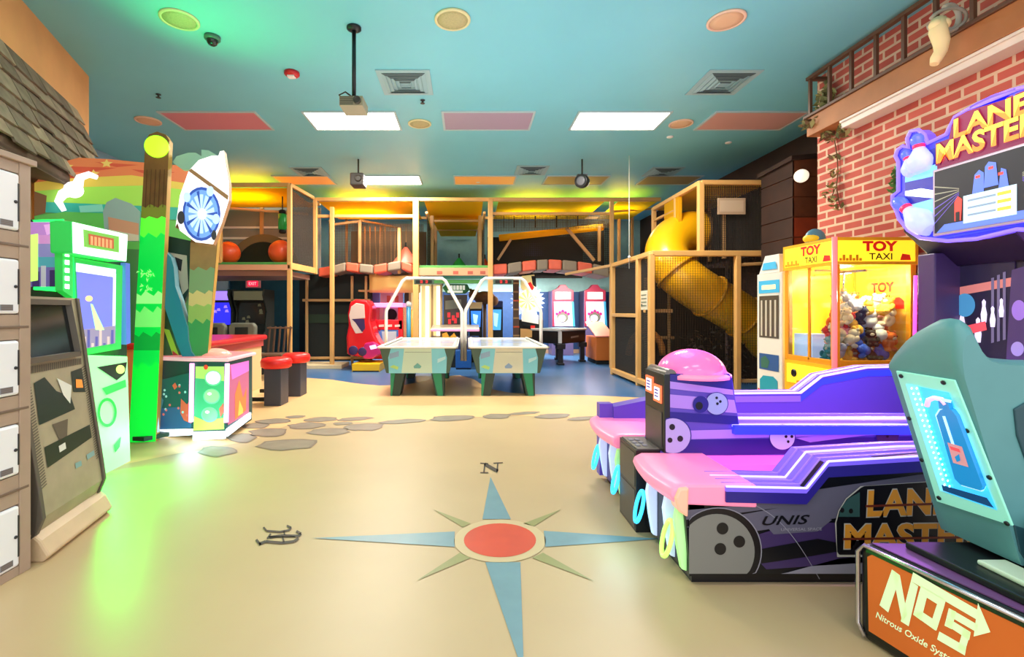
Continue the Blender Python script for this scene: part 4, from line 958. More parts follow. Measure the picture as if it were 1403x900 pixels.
q.poly([sp(.2,.14,.037),sp(.26,.14,.037),sp(.27,.46,.037),sp(.23,.52,.037),sp(.2,.44,.037)], MATS['scr_red']); q.poly([sp(.21,.14,.038),sp(.25,.14,.038),sp(.25,.28,.038),sp(.21,.28,.038)], MATS['scr_black'])
q.build('screen', mqb)
# pin-deck screen below
fP = Fr(3.745,5,3.745,1)
q = B(); q.fprism(fP, [(1278,372),(1390,352),(1390,500),(1262,500)], -.01, .004, mat('deck_dark', (44,38,60), .3, 0, .15, (60,50,90)), m_cabp)
q.fpoly(fP, [(1290,398),(1386,380),(1386,392),(1290,409)], .006, glow('deck_orange', (200,120,110), .7)); q.fpoly(fP, [(1278,420),(1300,410),(1300,480),(1270,485)], .006, glow('deck_pale', (200,190,220), .6))
for x, y, s_ in ((1302,440,1.0),(1318,436,1.1),(1348,424,1.1),(1360,432,1.0),(1372,420,.9),(1340,450,1.2)):
    q.fpoly(fP, [(x-3*s_,y+16*s_),(x-4*s_,y+6*s_),(x-2*s_,y-4*s_),(x-2.5*s_,y-10*s_),(x,y-13*s_),(x+2.5*s_,y-10*s_),(x+2*s_,y-4*s_),(x+4*s_,y+6*s_),(x+3*s_,y+16*s_)], .009, glow('deck_pin', (225,215,240), .9))
q.fdisc(fP, 1322, 418, 14, 16, .012, glow('deck_ball', (70,140,180), .7)); q.fpoly(fP, [(1300,452),(1350,440),(1352,452),(1302,464)], .013, glow('deck_red', (230,80,90), .7))
for k in range(3): q.fpoly(fP, [(1358+8*k,470-2*k),(1362+8*k,469-2*k),(1362+8*k,380-4*k),(1358+8*k,381-4*k)], .0075, mat('deck_line', (130,120,150), .4, 0, .2, (140,130,170)))
q.build('pin_screen', r)
q = B(); q.tube([V(3.54,3.745,1.56), V(3.54,3.755,.95)], .012, m_pkg, 8); q.build('edge_tube', r)
q = B(); fq = Fr(3.55,5,3.55,1); q.fpoly(fq, [(1386,370),(1420,360),(1420,500),(1378,500)], .004, m_cabp); q.fdisc(fq, 1396, 425, 10, 14, .006, m_pur_l); q.fdisc(fq, 1394, 478, 9, 10, .006, m_bl); q.build('side_art', r)
# lights of the lanes
area('lane_lamp', (2.3,2.62,.95), (2.3,2.6,0), 1.6, .2, 9, (200,120,255)); area('lane_lamp', (2.3,3.3,1.1), (2.3,3.3,0), 1.6, .2, 12, (150,110,255))
point('front_glow', (.78,2.5,.15), 1.1, (120,230,255), .12); point('dome_glow', (1.3,2.85,1.2), 3.0, (255,100,190), .08)

# ---- racing seat with its lit bottle window ----
m_tl = mat('seat_teal', (92,148,152), .45, noise=.04); m_tld = mat('seat_teal_dark', (36,74,84), .5); m_tlw = mat('window_frame_green', (150,226,205), .35, 0, .28, (150,235,215)); m_chr = mat('chrome', (205,200,206), .2, .9); m_nb = mat('box_black', (12,12,14), .35)
r = thing('racing_chair', 'teal moulded racing seat with a lit blue gas bottle window in its back', 'seat', (1.95,1.6,.38))
class Plane:     # leaning rear face of the seat: two points fix its tilt
    def __init__(s):
        s.o = V(1.67,0,1.045); dz = V(1.83-1.67,0,.545-1.045).normalized(); s.u = V(0,-1,0); s.w = -dz; s.n = V(-s.w.z,0,s.w.x)
    def px(s, x, y, d=0):
        rr = V((x-VX)/F,1,-(y-VY)/F); t = (s.o+s.n*d-CAM).dot(s.n)/rr.dot(s.n); return CAM+rr*t
    def pts(s, L, d=0): return [s.px(x,y,d) for x,y in L]
ps = Plane()
prof = [(1.86,.45),(1.668,1.05),(1.660,1.12),(1.660,1.17),(1.664,1.215),(1.674,1.244),(1.692,1.255),(1.710,1.244),(1.726,1.205),(1.742,1.165),(1.765,1.134),(1.80,1.118),(1.92,1.108),(2.35,1.10),(2.5,1.0),(2.5,.42),(1.872,.42)]
slices = [(1.874,1.045),(1.868,1.085),(1.848,1.125),(1.81,1.172),(1.767,1.21),(1.73,1.233),(1.695,1.252),(1.66,1.257),(1.63,1.252),(1.612,1.235),(1.600,1.205)]
vs = []; n = len(prof)
for y, cap in slices:
    for x, z in prof:
        k = (cap-1.04)/(1.257-1.04); ins = .012 if y in (1.874,1.600) else 0
        vs.append(V(x+(ins if x < 1.7 else 0), y, z if z <= 1.045 else 1.04+(z-1.04)*k))
fs = [(i*n+k, i*n+(k+1)%n, (i+1)*n+(k+1)%n, (i+1)*n+k) for i in range(len(slices)-1) for k in range(n)]
q = B(); q.add(vs, fs, m_tl, True); q.f += [tuple(range(n)), tuple(range((len(slices)-1)*n, len(slices)*n))]; q.m += [m_tl]*2; q.sm += [False]*2
sh = q.build('shell', r); md = sh.modifiers.new('edge', 'BEVEL'); md.width = .006; md.segments = 2; md.limit_method = 'ANGLE'; md.angle_limit = 1.0; md.harden_normals = True
q = B(); q.prism([V(x,1.602,z) for x, z in ((1.84,.95),(1.90,.985),(2.2,.98),(2.3,.8),(2.0,.64),(1.90,.72),(1.85,.86))], (0,-.008,0), m_tld); q.build('recess_shade', r, .006)  # flat dark plate, its colour standing in for a shaded recess
q = B(); q.prism([V(x,1.601,z) for x, z in ((1.84,.56),(1.9,.54),(2.2,.5),(2.2,.44),(1.88,.44),(1.86,.47))], (0,-.006,0), m_tld); q.build('lower_cover', r, .004)
q = B(); q.box((1.86,1.10,.42),(2.45,1.595,.60), m_tld); q.build('cushion', r, .05, seg=4)
# window: frame, backing, bottle, screws
wq = [(1227,508),(1307,521),(1387,721),(1283,687)]
q = B(); q.prism(ps.pts(wq, .010), -ps.n*.008, m_tlw); wf = q.build('window_frame', r, .003)
wi = [(1241,526),(1300,538),(1366,699),(1288,672)]
q = B(); q.poly(ps.pts(wi, .013), glow('window_blue', (60,190,255), .75)); 
q.poly(ps.pts([(1241,526),(1258,529),(1300,675),(1288,672)], .0135), glow('window_pale', (120,215,255), .8))
q.poly(ps.pts([(1290,664),(1352,682),(1362,696),(1292,672)], .014), mat('window_deep', (20,70,110), .3, 0, .25, (20,90,160)))
q.build('backing', wf)
m_led = glow('led_cyan', (160,245,255), 3.0)
q = B()
for x0, y0, x1, y1 in ((1249,532,1294,664),(1256,532,1301,666)):
    for k in range(19): x = lerp(x0,x1,k/18); y = lerp(y0,y1,k/18); q.poly([ps.px(x+1.6*math.cos(a),y+1.8*math.sin(a),.018) for a in [j*math.pi/4 for j in range(8)]], m_led)
q.build('led_strip', wf)
m_bot = mat('bottle_blue', (30,140,210), .25, 0, .35, (30,150,230)); m_boto = mat('bottle_line', (190,235,250), .3, 0, .6, (190,240,255)); m_botp = mat('bottle_label', (226,160,170), .4, 0, .25, (230,160,175))
def bp(L, d, m): q.poly(ps.pts(L, d), m)
bottle = [(1283,570),(1288,562),(1296,558),(1304,562),(1310,570),(1346,666),(1343,672),(1316,664),(1308,656)]
q = B(); q.prism(ps.pts([(x+(1.8 if x>1300 else -1.8),y+(1.5 if y>600 else -1.5)) for x,y in bottle], .024), -ps.n*.008, m_boto); q.prism(ps.pts(bottle, .034), -ps.n*.014, m_bot)
q.prism(ps.pts([(1287,560),(1285,548),(1298,550),(1301,560)], .034), -ps.n*.014, m_bot); bp([(1280,548),(1283,544),(1304,548),(1303,552)], .036, m_boto)
bp([(1298,606),(1318,612),(1327,640),(1306,634)], .036, m_botp); bp([(1301,611),(1314,615),(1316,620),(1303,616)], .037, glow('label_red', (230,80,90), .5)); bp([(1308,626),(1314,622),(1316,631),(1311,633)], .037, m_bot); bp([(1291,570),(1295,570),(1312,622),(1308,622)], .0355, m_boto)
q.build('gas_bottle', wf)
q = B(); q.tube([ps.px(x,y,.03) for x,y in ((1270,556),(1272,548),(1280,545),(1290,547),(1296,554))], .008, glow('hose_pink', (255,190,220), .8), 8); q.build('hose', wf)
for x, y in ((1235,515),(1293,524),(1246,573),(1263,630),(1287,682),(1325,590),(1356,654),(1380,717)):
    q = B(); c = ps.px(x,y,.011); q.lathe(c, [(.008,0),(.008,.004),(.004,.006)], m_nb, 12, ps.n); q.build('screw', wf)

# ---- orange lettered box under the seat ----
r = thing('seat_base_box', 'black edged box with an orange lettered front under the racing seat', 'box', (1.9,1.6,0))
fN = Fr(1.54,1.87,1.64,1.40)
ZT = .377
q = B(); c0 = fN.at(0,0); c1 = fN.at(.62,0); w_ = V(.95,-.05,0)
q.prism([c0, c1, c1+w_, c0+w_], (0,0,ZT), m_nb); q.build('body', r, .03, seg=4)
q = B(); q.prism([c0+V(.03,-.03,ZT), c1+V(.03,0,ZT), c1+w_+V(0,0,ZT), c0+w_+V(0,-.03,ZT)], (0,0,.004), mat('box_top_violet', (120,80,130), .3, .2)); q.build('top', r)
q = B(); q.tube([fN.at(.03,.02,.006), fN.at(.005,.06,.006), fN.at(.005,ZT-.04,.006), fN.at(.03,ZT-.005,.006), fN.at(.60,ZT-.005,.006)], .008, m_chr, 8); q.build('chrome_trim', r)
q = B(); q.prism([fN.at(a,z,.005) for a, z in ((.045,.05),(.60,.05),(.60,ZT-.03),(.055,ZT-.03),(.04,ZT-.045))], -fN.n*.004, mat('sign_orange', (206,98,36), .35, 0, .12, (240,120,40)))
m_nw = mat('sign_cream_green', (226,246,200), .35, 0, .25, (226,250,200))
def nt_(L, d=.0085): q.poly([fN.px(x,y,d) for x,y in L], m_nw)
# N
nt_([(1205,829),(1222,780),(1233,790),(1217,839)]); nt_([(1222,780),(1233,788),(1243,843),(1236,852)]); nt_([(1234,851),(1248,796),(1258,803),(1245,858)])
# O
nt_([(1257,806),(1266,800),(1326,836),(1318,850),(1310,856)][:0] or [(1262,802),(1296,822),(1293,833),(1259,812)]); nt_([(1259,812),(1270,818),(1262,850),(1251,842)]); nt_([(1251,842),(1254,832),(1286,853),(1282,864)]); nt_([(1284,827),(1293,833),(1283,864),(1274,858)])
# arrow bar and S
nt_([(1248,796),(1251,784),(1344,838),(1342,851)]); nt_([(1340,826),(1357,866),(1334,872)][:3]); nt_([(1300,833),(1310,838),(1304,862),(1294,857)]); nt_([(1296,856),(1298,846),(1330,866),(1328,877)]); nt_([(1320,861),(1330,866),(1322,893),(1312,889)]); nt_([(1284,876),(1287,865),(1324,886),(1322,898)]); nt_([(1304,835),(1340,856),(1338,866),(1302,845)])
p0, p1, p2 = (1199,848),(1292,905),(1202,838)
q.text('Nitrous Oxide Systems', fN.px(*p0,.0085), fN.px(1318,920,.0085), fN.px(*p2,.0085), m_nw)
q.build('sign_panel', r)
q = B(); q.prism([(1.66,1.80,ZT+.004),(2.4,1.80,ZT+.004),(2.4,1.2,ZT+.004),(1.72,1.2,ZT+.004)], (0,0,.025), m_nb); q.box((1.76,1.45,ZT+.029),(1.86,1.64,ZT+.046), mat('latch_pale', (200,220,190), .4)); q.build('seat_rail', r, .006)

# ---- claw machine full of plush toys ----
m_y = mat('claw_yellow', (255,190,30), .35, 0, .0, (255,180,20)); m_yo = mat('claw_orange', (246,160,24), .35, 0, .0, (246,150,20)); m_yb = glow('claw_lit_yellow', (255,222,40), .9); m_gl = glass('claw_glass'); m_red = mat('claw_red', (226,36,24), .4, 0, .25, (230,30,20)); m_dkr = mat('claw_maroon', (60,20,10), .4)
x0, y0 = 3.34, 4.31; x1, y1 = 4.08, 4.99; ZC = 1.95
r = thing('claw_machine', 'yellow claw machine with red lettering full of plush toys', 'claw machine', ((x0+x1)/2,(y0+y1)/2,0))
zb, zg, zt = .78, .80, 1.70
q = B(); q.box((x0,y0,.04),(x1,y1,zb), m_y); q.box((x0+.03,y0+.03,0),(x1-.03,y1-.03,.04), m_nb); q.box((x0-.012,y0+.05,.55),(x0,y1-.05,.74), m_yb); 
q.box((x0-.10,y0+.02,.20),(x0,y0+.36,.60), m_yo); q.box((x0-.105,y0+.1,.36),(x0-.10,y0+.2,.46), m_stw); q.box((x0-.108,y0+.125,.38),(x0-.105,y0+.175,.44), m_red); q.build('base', r, .01)
q = B(); q.lathe((x0-.012,y0+.52,.65), [(.04,0),(.04,.006),(.024,.01)], m_nb, 16, (-1,0,0)); q.build('coin_slot', r)
for xx, yy in ((x0,y0),(x1-.05,y0),(x0,y1-.05),(x1-.05,y1-.05)):
    q = B(); q.box((xx,yy,zb-.01),(xx+.05,yy+.05,zt+.01), m_yo); q.build('corner_post', r, .004)
q = B()
q.box((x0,y0+.05,zb),(x0+.03,y1-.05,zg+.03), m_yo); q.box((x0+.05,y0,zb),(x1-.05,y0+.03,zg+.03), m_yo); q.box((x0,y0+.32,zg),(x0+.02,y0+.345,zt), m_yo); q.build('window_frame', r, .004)
q = B(); q.box((x0+.008,y0+.05,zg+.03),(x0+.014,y1-.05,zt), m_gl); q.build('glass_pane', r)
q = B(); q.box((x0+.05,y0+.008,zg+.03),(x1-.05,y0+.014,zt), m_gl); q.build('glass_pane', r)
q = B(); q.box((x1-.03,y0+.05,zb),(x1-.005,y1-.05,zt), mat('claw_back', (255,214,60), .5)); q.box((x0+.05,y1-.03,zb),(x1-.05,y1-.005,zt), m_yb); q.build('back_panel', r)
q = B(); q.box((x0-.01,y0-.01,zt),(x1+.01,y1+.01,ZC), m_y)
f1 = Fr(x0-.01,y1,x0-.01,y0); f2 = Fr(x0,y0-.01,x1,y0-.01)
for f_, La in ((f1, [(.02,.03),(.66,.03),(.66,.22),(.02,.22)]), (f2, [(.02,.03),(.72,.03),(.72,.22),(.02,.22)])):
    q.poly([f_.at(a,zt+z,.002) for a,z in La], m_yb)
    A0 = .24 if f_ is f2 else .26; W0 = .32 if f_ is f2 else .27
    q.text('TOY', f_.at(A0,zt+.12,.005), f_.at(A0+W0,zt+.12,.005), f_.at(A0,zt+.215,.005), m_red, None, .05)
    q.text('TAXI', f_.at(A0+.06,zt+.045,.005), f_.at(A0+W0-.05,zt+.045,.005), f_.at(A0+.06,zt+.105,.005), m_dkr)
    for k in range(7): q.poly([f_.at(.03+.03*k,zt+.035,.004),f_.at(.055+.03*k,zt+.035,.004),f_.at(.055+.03*k,zt+.06+.03*(k%2),.004),f_.at(.03+.03*k,zt+.06+.03*(k%2),.004)], m_yo)
    q.poly([f_.at(A0+W0+.02,zt+.04,.004),f_.at(A0+W0+.12,zt+.04,.004),f_.at(A0+W0+.11,zt+.09,.004),f_.at(A0+W0+.04,zt+.1,.004)], m_red)
q.build('header', r, .008)
q = B()                                                # printed logo on the back glass
fb_ = Fr(x1-.032,y1,x1-.032,y0)
q.text('TOY', fb_.at(.24,1.46,.004), fb_.at(.50,1.46,.004), fb_.at(.24,1.56,.004), m_red, None, .05); q.text('TAXI', fb_.at(.29,1.38,.004), fb_.at(.45,1.38,.004), fb_.at(.29,1.44,.004), m_dkr); q.poly([fb_.at(a,z,.004) for a,z in ((.42,1.30),(.60,1.30),(.60,1.37),(.56,1.41),(.47,1.41))], m_red)
q.build('logo_panel', r)
q = B(); q.tube([(x0-.012,y0-.012,.35),(x0-.012,y0-.012,ZC)], .022, mat('tube_rose', (255,130,120), .3, 0, .9, (255,110,120)), 10); q.build('corner_light', r)
cxw, cyw = x0+.3, y0+.28
q = B(); q.bar((x0+.03,cyw,zt-.03),(x1-.03,cyw,zt-.03), .03, .02, m_chr); q.bar((cxw,y0+.03,zt-.05),(cxw,y1-.03,zt-.05), .03, .02, m_chr); q.build('gantry_rail', r)
q = B(); q.tube([(cxw,cyw,zt-.05),(cxw,cyw,1.50)], .008, m_chr, 6); q.lathe((cxw,cyw,1.42), [(.03,0),(.035,.03),(.02,.08)], m_chr, 12)
for k in range(3):
    a = 2*math.pi*k/3; d = V(math.cos(a),math.sin(a),0); c = V(cxw,cyw,1.43)
    q.tube([c+d*.03, c+d*.09+V(0,0,-.03), c+d*.10+V(0,0,-.09), c+d*.04+V(0,0,-.14)], .006, m_chr, 6)
q.build('claw', r)
q = B(); q.box((x0+.06,y0+.36,.82),(x0+.30,y1-.06,1.05), m_stw); q.build('prize_chute', r)
q = B(); c = V(x0+.13,y0+.42,ZC+.05); q.ball(c, .10, mat('topper_teal', (90,140,160), .4), sc=(1,.6,1)); q.ball(c+V(-.03,0,.0), .085, mat('topper_yellow', (240,200,40), .4, 0, .2, (240,200,40)), sc=(1,.75,.6)); q.build('topper', r)
point('claw_lamp', (x0+.36,y0+.35,1.62), 12, (255,240,205), .06); point('claw_lamp', (x0+.42,y0+.07,1.5), 18, (255,236,190), .05)
# plush toys
cols = [('pink',(255,170,190)),('orange',(246,120,40)),('cream',(240,220,180)),('brown',(160,104,66)),('blue',(70,110,220)),('navy',(24,30,60)),('grey',(184,180,190)),('red',(235,50,46)),('yellow',(250,190,60)),('purple',(150,100,190)),('white',(236,232,226)),('black',(26,22,24)),('tan',(206,160,110)),('teal',(50,140,150))]
random.seed(21)
spots = []
zf = zb+.01
for tries in range(5000):
    if len(spots) >= 88: break
    x = random.uniform(x0+.12, x1-.12); y = y0+.115+(.68-.245)*random.random()**1.5
    hmax = .14+.44*min(1, max(0, (x-x0)/.25))*(.7+.3*(y-y0)/.68)
    z = zf+.07+random.uniform(0, hmax)
    if x < x0+.4 and y > y0+.28: continue
    if all((x-a)**2+(y-b_)**2+((z-c_))**2 > .098**2 for a, b_, c_ in spots): spots.append((x,y,z))
spots.sort(key=lambda s: s[2])
for i, (x, y, z) in enumerate(spots):
    nm, c = random.choices(cols, weights=(6,5,5,1,2,1,2,3,3,1,4,1,3,1))[0]; m = mat('plush_'+nm, c, .95, noise=.1, nscale=30)
    R = Matrix.Rotation(random.uniform(0,6.28),3,'Z') @ Matrix.Rotation(random.uniform(-.7,.7),3,'X')
    t = thing('plush_toy', '%s plush toy heaped inside the yellow claw machine' % nm, 'plush toy', (x,y,z-.06), '%s plush toys in the claw machine' % nm)
    s_ = random.uniform(1.05,1.35); pt = lambda a,b_,c_: V(x,y,z)+R@(V(a,b_,c_)*s_)
    q = B(); q.ball(pt(0,0,-.015), .042*s_, m, (1,.85,1.05), 12, 8, rot=R)
    for sx in (-1,1):
        q.ball(pt(.04*sx,-.012,.0), .017*s_, m, (1,1,1.5), 8, 6, rot=R); q.ball(pt(.025*sx,-.03,-.048), .018*s_, m, (1,1.4,1), 8, 6, rot=R)
    q.build('body', t)
    q = B(); q.ball(pt(0,-.008,.042), .034*s_, m, (1.1,1,.95), 12, 8, rot=R)
    for sx in (-1,1): q.ball(pt(.026*sx,0,.07), .013*s_, m, (1,.6,1), 8, 6, rot=R)
    hd = q.build('head', t)
    q = B(); q.ball(pt(0,-.036,.036), .014*s_, MATS.get('plush_cream') or mat('plush_cream',(240,220,180),.95), (1.2,.8,.9), 8, 6, rot=R)
    for sx in (-1,1): q.ball(pt(.013*sx,-.040,.052), .0045*s_, m_hole, (1,1,1), 6, 5)
    q.build('muzzle', hd)

# ---- slim white prize machine behind it ----
r = thing('white_prize_machine', 'slim white prize machine with teal pictures behind the yellow claw machine', 'prize machine', (3.7,5.35,0))
m_w = mat('prize_white', (236,230,220), .4); X3 = 3.36; Y3, Y4 = 5.06, 5.50
q = B(); q.box((X3,Y3,.02),(3.95,Y4,1.70), m_w); q.box((X3+.02,Y3+.02,0),(3.93,Y4-.02,.02), m_nb); q.build('cabinet', r, .01)
f3 = Fr(X3,Y4,X3,Y3)
q = B(); q.prism([f3.at(.04,1.70,0),f3.at(.40,1.70,0),f3.at(.36,1.90,-.02),f3.at(.12,1.90,-.02)], -f3.n*.3, m_w); q.poly([f3.at(.1,1.74,.005),f3.at(.36,1.74,.005),f3.at(.33,1.82,.0),f3.at(.12,1.82,.0)], mat('sign_sky', (60,170,210), .4, 0, .3, (60,170,220))); q.build('header', r)
q = B(); q.poly([f3.at(a,z,.004) for a,z in ((.05,.98),(.39,.98),(.39,1.45),(.05,1.45))], mat('prize_glass', (70,62,56), .1)); 
for k in range(4): q.poly([f3.at(.08+.08*k,1.0,.006),f3.at(.11+.08*k,1.0,.006),f3.at(.11+.08*k,1.40,.006),f3.at(.08+.08*k,1.40,.006)], mat('prize_rod', (206,196,180), .3))
q.build('window', r)
q = B(); q.poly([f3.at(a,z,.004) for a,z in ((.04,1.48),(.40,1.48),(.40,1.62),(.04,1.62))], MATS['sign_sky']); q.poly([f3.at(a,z,.006) for a,z in ((.1,1.52),(.34,1.52),(.34,1.57),(.1,1.57))], glow('sign_lemon', (250,240,170), .6)); q.build('name_sign', r)
q = B(); q.poly([f3.at(a,z,.004) for a,z in ((.05,.62),(.39,.62),(.39,.80),(.05,.80))], mat('pic_blue', (50,90,150), .4)); q.poly([f3.at(a,z,.006) for a,z in ((.09,.64),(.2,.64),(.24,.72),(.16,.78),(.08,.74))], mat('pic_green', (60,110,90), .4)); q.build('picture', r)
q = B(); q.poly([f3.at(a,z,.004) for a,z in ((.06,.30),(.37,.30),(.37,.52),(.30,.56),(.12,.55),(.06,.5))], mat('pic_teal', (30,150,170), .4, 0, .1, (30,150,170))); q.poly([f3.at(a,z,.006) for a,z in ((.03,.3),(.08,.3),(.08,.38),(.03,.4))], m_red); q.build('picture', r)

point('peach_ceiling_fill', (3.0,3.2,3.0), 14, (255,190,150), .3)  # unseen light added to warm the ceiling near the marquee
def fabric(key, c):          # thin cloth: light from above comes through
    if key in MATS: return MATS[key]
    m = bpy.data.materials.new(key); m.use_nodes = True; nt = m.node_tree; b = nt.nodes['Principled BSDF']
    b.inputs['Base Color'].default_value = rgb(c); b.inputs['Roughness'].default_value = .7
    t = nt.nodes.new('ShaderNodeBsdfTranslucent'); t.inputs['Color'].default_value = rgb(c); x = nt.nodes.new('ShaderNodeMixShader'); x.inputs[0].default_value = .5
    nt.links.new(b.outputs[0], x.inputs[1]); nt.links.new(t.outputs[0], x.inputs[2]); nt.links.new(x.outputs[0], nt.nodes['Material Output'].inputs['Surface'])
    MATS[key] = m; return m
# ======================= PLAY STRUCTURES =======================
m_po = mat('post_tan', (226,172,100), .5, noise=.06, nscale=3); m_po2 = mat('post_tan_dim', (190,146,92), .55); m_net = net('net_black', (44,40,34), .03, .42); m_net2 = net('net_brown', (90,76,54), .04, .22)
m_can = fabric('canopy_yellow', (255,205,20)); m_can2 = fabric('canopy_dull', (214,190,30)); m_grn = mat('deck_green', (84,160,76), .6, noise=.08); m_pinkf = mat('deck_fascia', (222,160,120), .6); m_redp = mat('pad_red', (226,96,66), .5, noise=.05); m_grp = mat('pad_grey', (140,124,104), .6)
m_navyp = mat('pad_dark', (14,22,18), .7)
def post(r, p, q_, w=.085, m=None, nm='post'):
    q = B(); q.bar(p, q_, w, w, m or m_po)
    return q.build(nm, r, .012)
def beam(r, p, q_, w=.075, m=None): return post(r, p, q_, w, m, 'beam')
def sheet(r, pts, m, nm='net_panel', th=.004):
    q = B(); n = (Vector(pts[1])-Vector(pts[0])).cross(Vector(pts[2])-Vector(pts[0])).normalized()*th; q.prism(pts, n, m); return q.build(nm, r)
ZT_, ZD = 3.79, 2.23
# ---- climbing tower on the near left of the frame ----
r = thing('climbing_tower', 'tan framed climbing tower with a green deck over the red counter', 'play tower', (-4.6,10.0,0))
xf, yf, xb, yb = -3.53, 9.44, -3.42, 10.55
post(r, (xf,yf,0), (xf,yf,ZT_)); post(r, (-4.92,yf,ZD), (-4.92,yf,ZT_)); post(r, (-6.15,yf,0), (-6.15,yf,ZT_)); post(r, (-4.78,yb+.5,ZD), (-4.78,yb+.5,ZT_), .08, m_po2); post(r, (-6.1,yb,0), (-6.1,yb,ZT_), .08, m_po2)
beam(r, (-6.15,yf,ZT_), (xf,yf,ZT_)); beam(r, (xf,yf,ZT_), (xb,yb,ZT_)); beam(r, (-6.15,yf,ZT_), (-6.15,yb+.5,ZT_)); beam(r, (-6.15,yb+.5,ZT_-.02), (xb,yb+.5,ZT_-.02), .07, m_po2); beam(r, (-6.15,yf+.02,3.43), (xf,yb,3.43), .05, m_po2)
q = B(); q.box((-6.15,yf-.02,ZD-.03),(xf+.03,yb+.5,ZD+.02), m_grn); q.box((-6.15,yf-.05,ZD-.14),(xf+.03,yf+.05,ZD-.03), m_pinkf); q.prism([(xf-.03,yf-.05,ZD-.12),(xf+.05,yf-.05,ZD-.12),(xb+.05,yb,ZD-.12),(xb-.03,yb,ZD-.12)], (0,0,.13), m_po); q.build('deck', r, .01)
q = B(); q.prism([(-6.1,yf+.1,ZD-.14),(-3.6,yf+.1,ZD-.14),(-3.5,yb,ZD-.16),(-6.1,yb+.5,ZD-.16)], (0,0,-.1), mat('under_deck', (170,130,110), .6)); q.build('soffit', r)
sheet(r, [(-6.1,yf+.1,ZT_-.05),(xf-.05,yf+.1,ZT_-.05),(xb-.1,yb+.4,ZT_-.12),(-6.1,yb+.4,ZT_-.12)], m_can, 'canopy', .01)
sheet(r, [(xf,yf+.05,ZD),(xb,yb-.05,ZD),(xb,yb-.05,ZT_),(xf,yf+.05,ZT_)], m_net)
# dark half round panel, its colour standing for the shade in an opening
q = B(); yc = yb+.42; c = (-4.72,ZD)
pts = [(c[0]+.62*math.cos(a), yc, c[1]+.03+.62*math.sin(a)) for a in [k*math.pi/20 for k in range(21)]]
q.prism(pts, (0,.05,0), mat('tunnel_shade', (10,26,14), .8)); 
pts2 = [(c[0]+.82*math.cos(a), yc+.02, c[1]+.03+.8*math.sin(a)) for a in [k*math.pi/20 for k in range(21)]]
q.prism(pts2, (0,.06,0), mat('tunnel_rim', (112,98,70), .6)); q.build('tunnel_mouth', r)
q = B(); q.box((-6.1,yb+.52,ZD),(xb,yb+.56,ZT_-.1), mat('rear_panel', (126,128,124), .6)); 
for z in (2.95,3.2): q.box((-6.1,yb+.5,z),(-4.2,yb+.52,z+.05), mat('rear_stripe', (210,214,216), .5))
q.build('rear_panel', r)
# orange balls on the deck
m_ball = mat('ball_orange', (240,88,36), .35)
def oball(c, rr, label):
    q = B(); q.ball(c, rr, m_ball, seg=24, rings=16); q.lathe(Vector(c)+V(0,0,rr*.97), [(.04,0),(.03,.02)], m_navyp, 12)
    tag(q.build('orange_ball', base=(c[0],c[1],c[2]-rr)), label, 'ball', 'orange balls on the climbing tower')
p = P(385,337,9.85); oball((p.x,9.85,ZD+.02+.25), .25, 'orange ball under the green hanging bottle on the tower deck')
p = P(313,338,9.85); oball((p.x,9.85,ZD+.02+.235), .235, 'orange ball beside the glowing dial on the tower deck')
p = P(387,304,9.9); t = thing('hanging_bag', 'green hanging punching bag with black ends above an orange ball', 'punching bag', (p.x,9.9,p.z-.22))
q = B(); q.lathe((p.x,9.9,p.z-.17), [(.06,0),(.085,.02),(.085,.32),(.06,.34)], mat('bag_green', (40,170,70), .3), 18); q.build('bag', t)
for z0, z1 in ((-.24,-.16),(.165,.25)):
    q = B(); q.lathe((p.x,9.9,p.z+z0), [(.05,0),(.07,.02),(.07,z1-z0-.02),(.05,z1-z0)], m_navyp, 16); q.build('end_cap', t)
q = B(); q.tube([(p.x,9.9,p.z+.24),(p.x,9.9,ZT_-.12)], .012, m_navyp, 6); q.build('strap', t)

# ---- long play frame across the room ----
YM_ = 10.6
r = thing('play_frame', 'long tan framed play structure with yellow canopies and a padded bridge', 'play structure', (0,12.4,0))
Xp = lambda px, D=YM_: (px-VX)*D/F
for px, w in ((432,.085),(570,.13),(672,.11),(838,.085)):
    post(r, (Xp(px),YM_,2.1 if px == 432 else 0), (Xp(px),YM_,ZT_), w)
post(r, (Xp(455),YM_,0), (Xp(455),YM_,3.6), .09)
beam(r, (Xp(432),YM_,ZT_-.02), (Xp(905),YM_,ZT_-.02), .08); beam(r, (Xp(432),12.5,ZT_-.06), (Xp(905),12.5,ZT_-.06), .07, m_po2)
beam(r, (Xp(432),YM_+.02,3.40), (Xp(570),YM_+.02,3.40), .07); beam(r, (Xp(672),YM_+.02,3.46), (Xp(838),YM_+.02,3.46), .06)
for a, b_ in ((432,570),(578,665),(680,832),(845,905)):
    sheet(r, [(Xp(a)+.05,YM_+.08,ZT_-.06),(Xp(b_)-.05,YM_+.08,ZT_-.06),(Xp(b_)-.05,12.45,ZT_-.1),(Xp(a)+.05,12.45,ZT_-.1)], m_can if a < 600 else (m_can2 if a > 670 else m_can), 'canopy', .01)
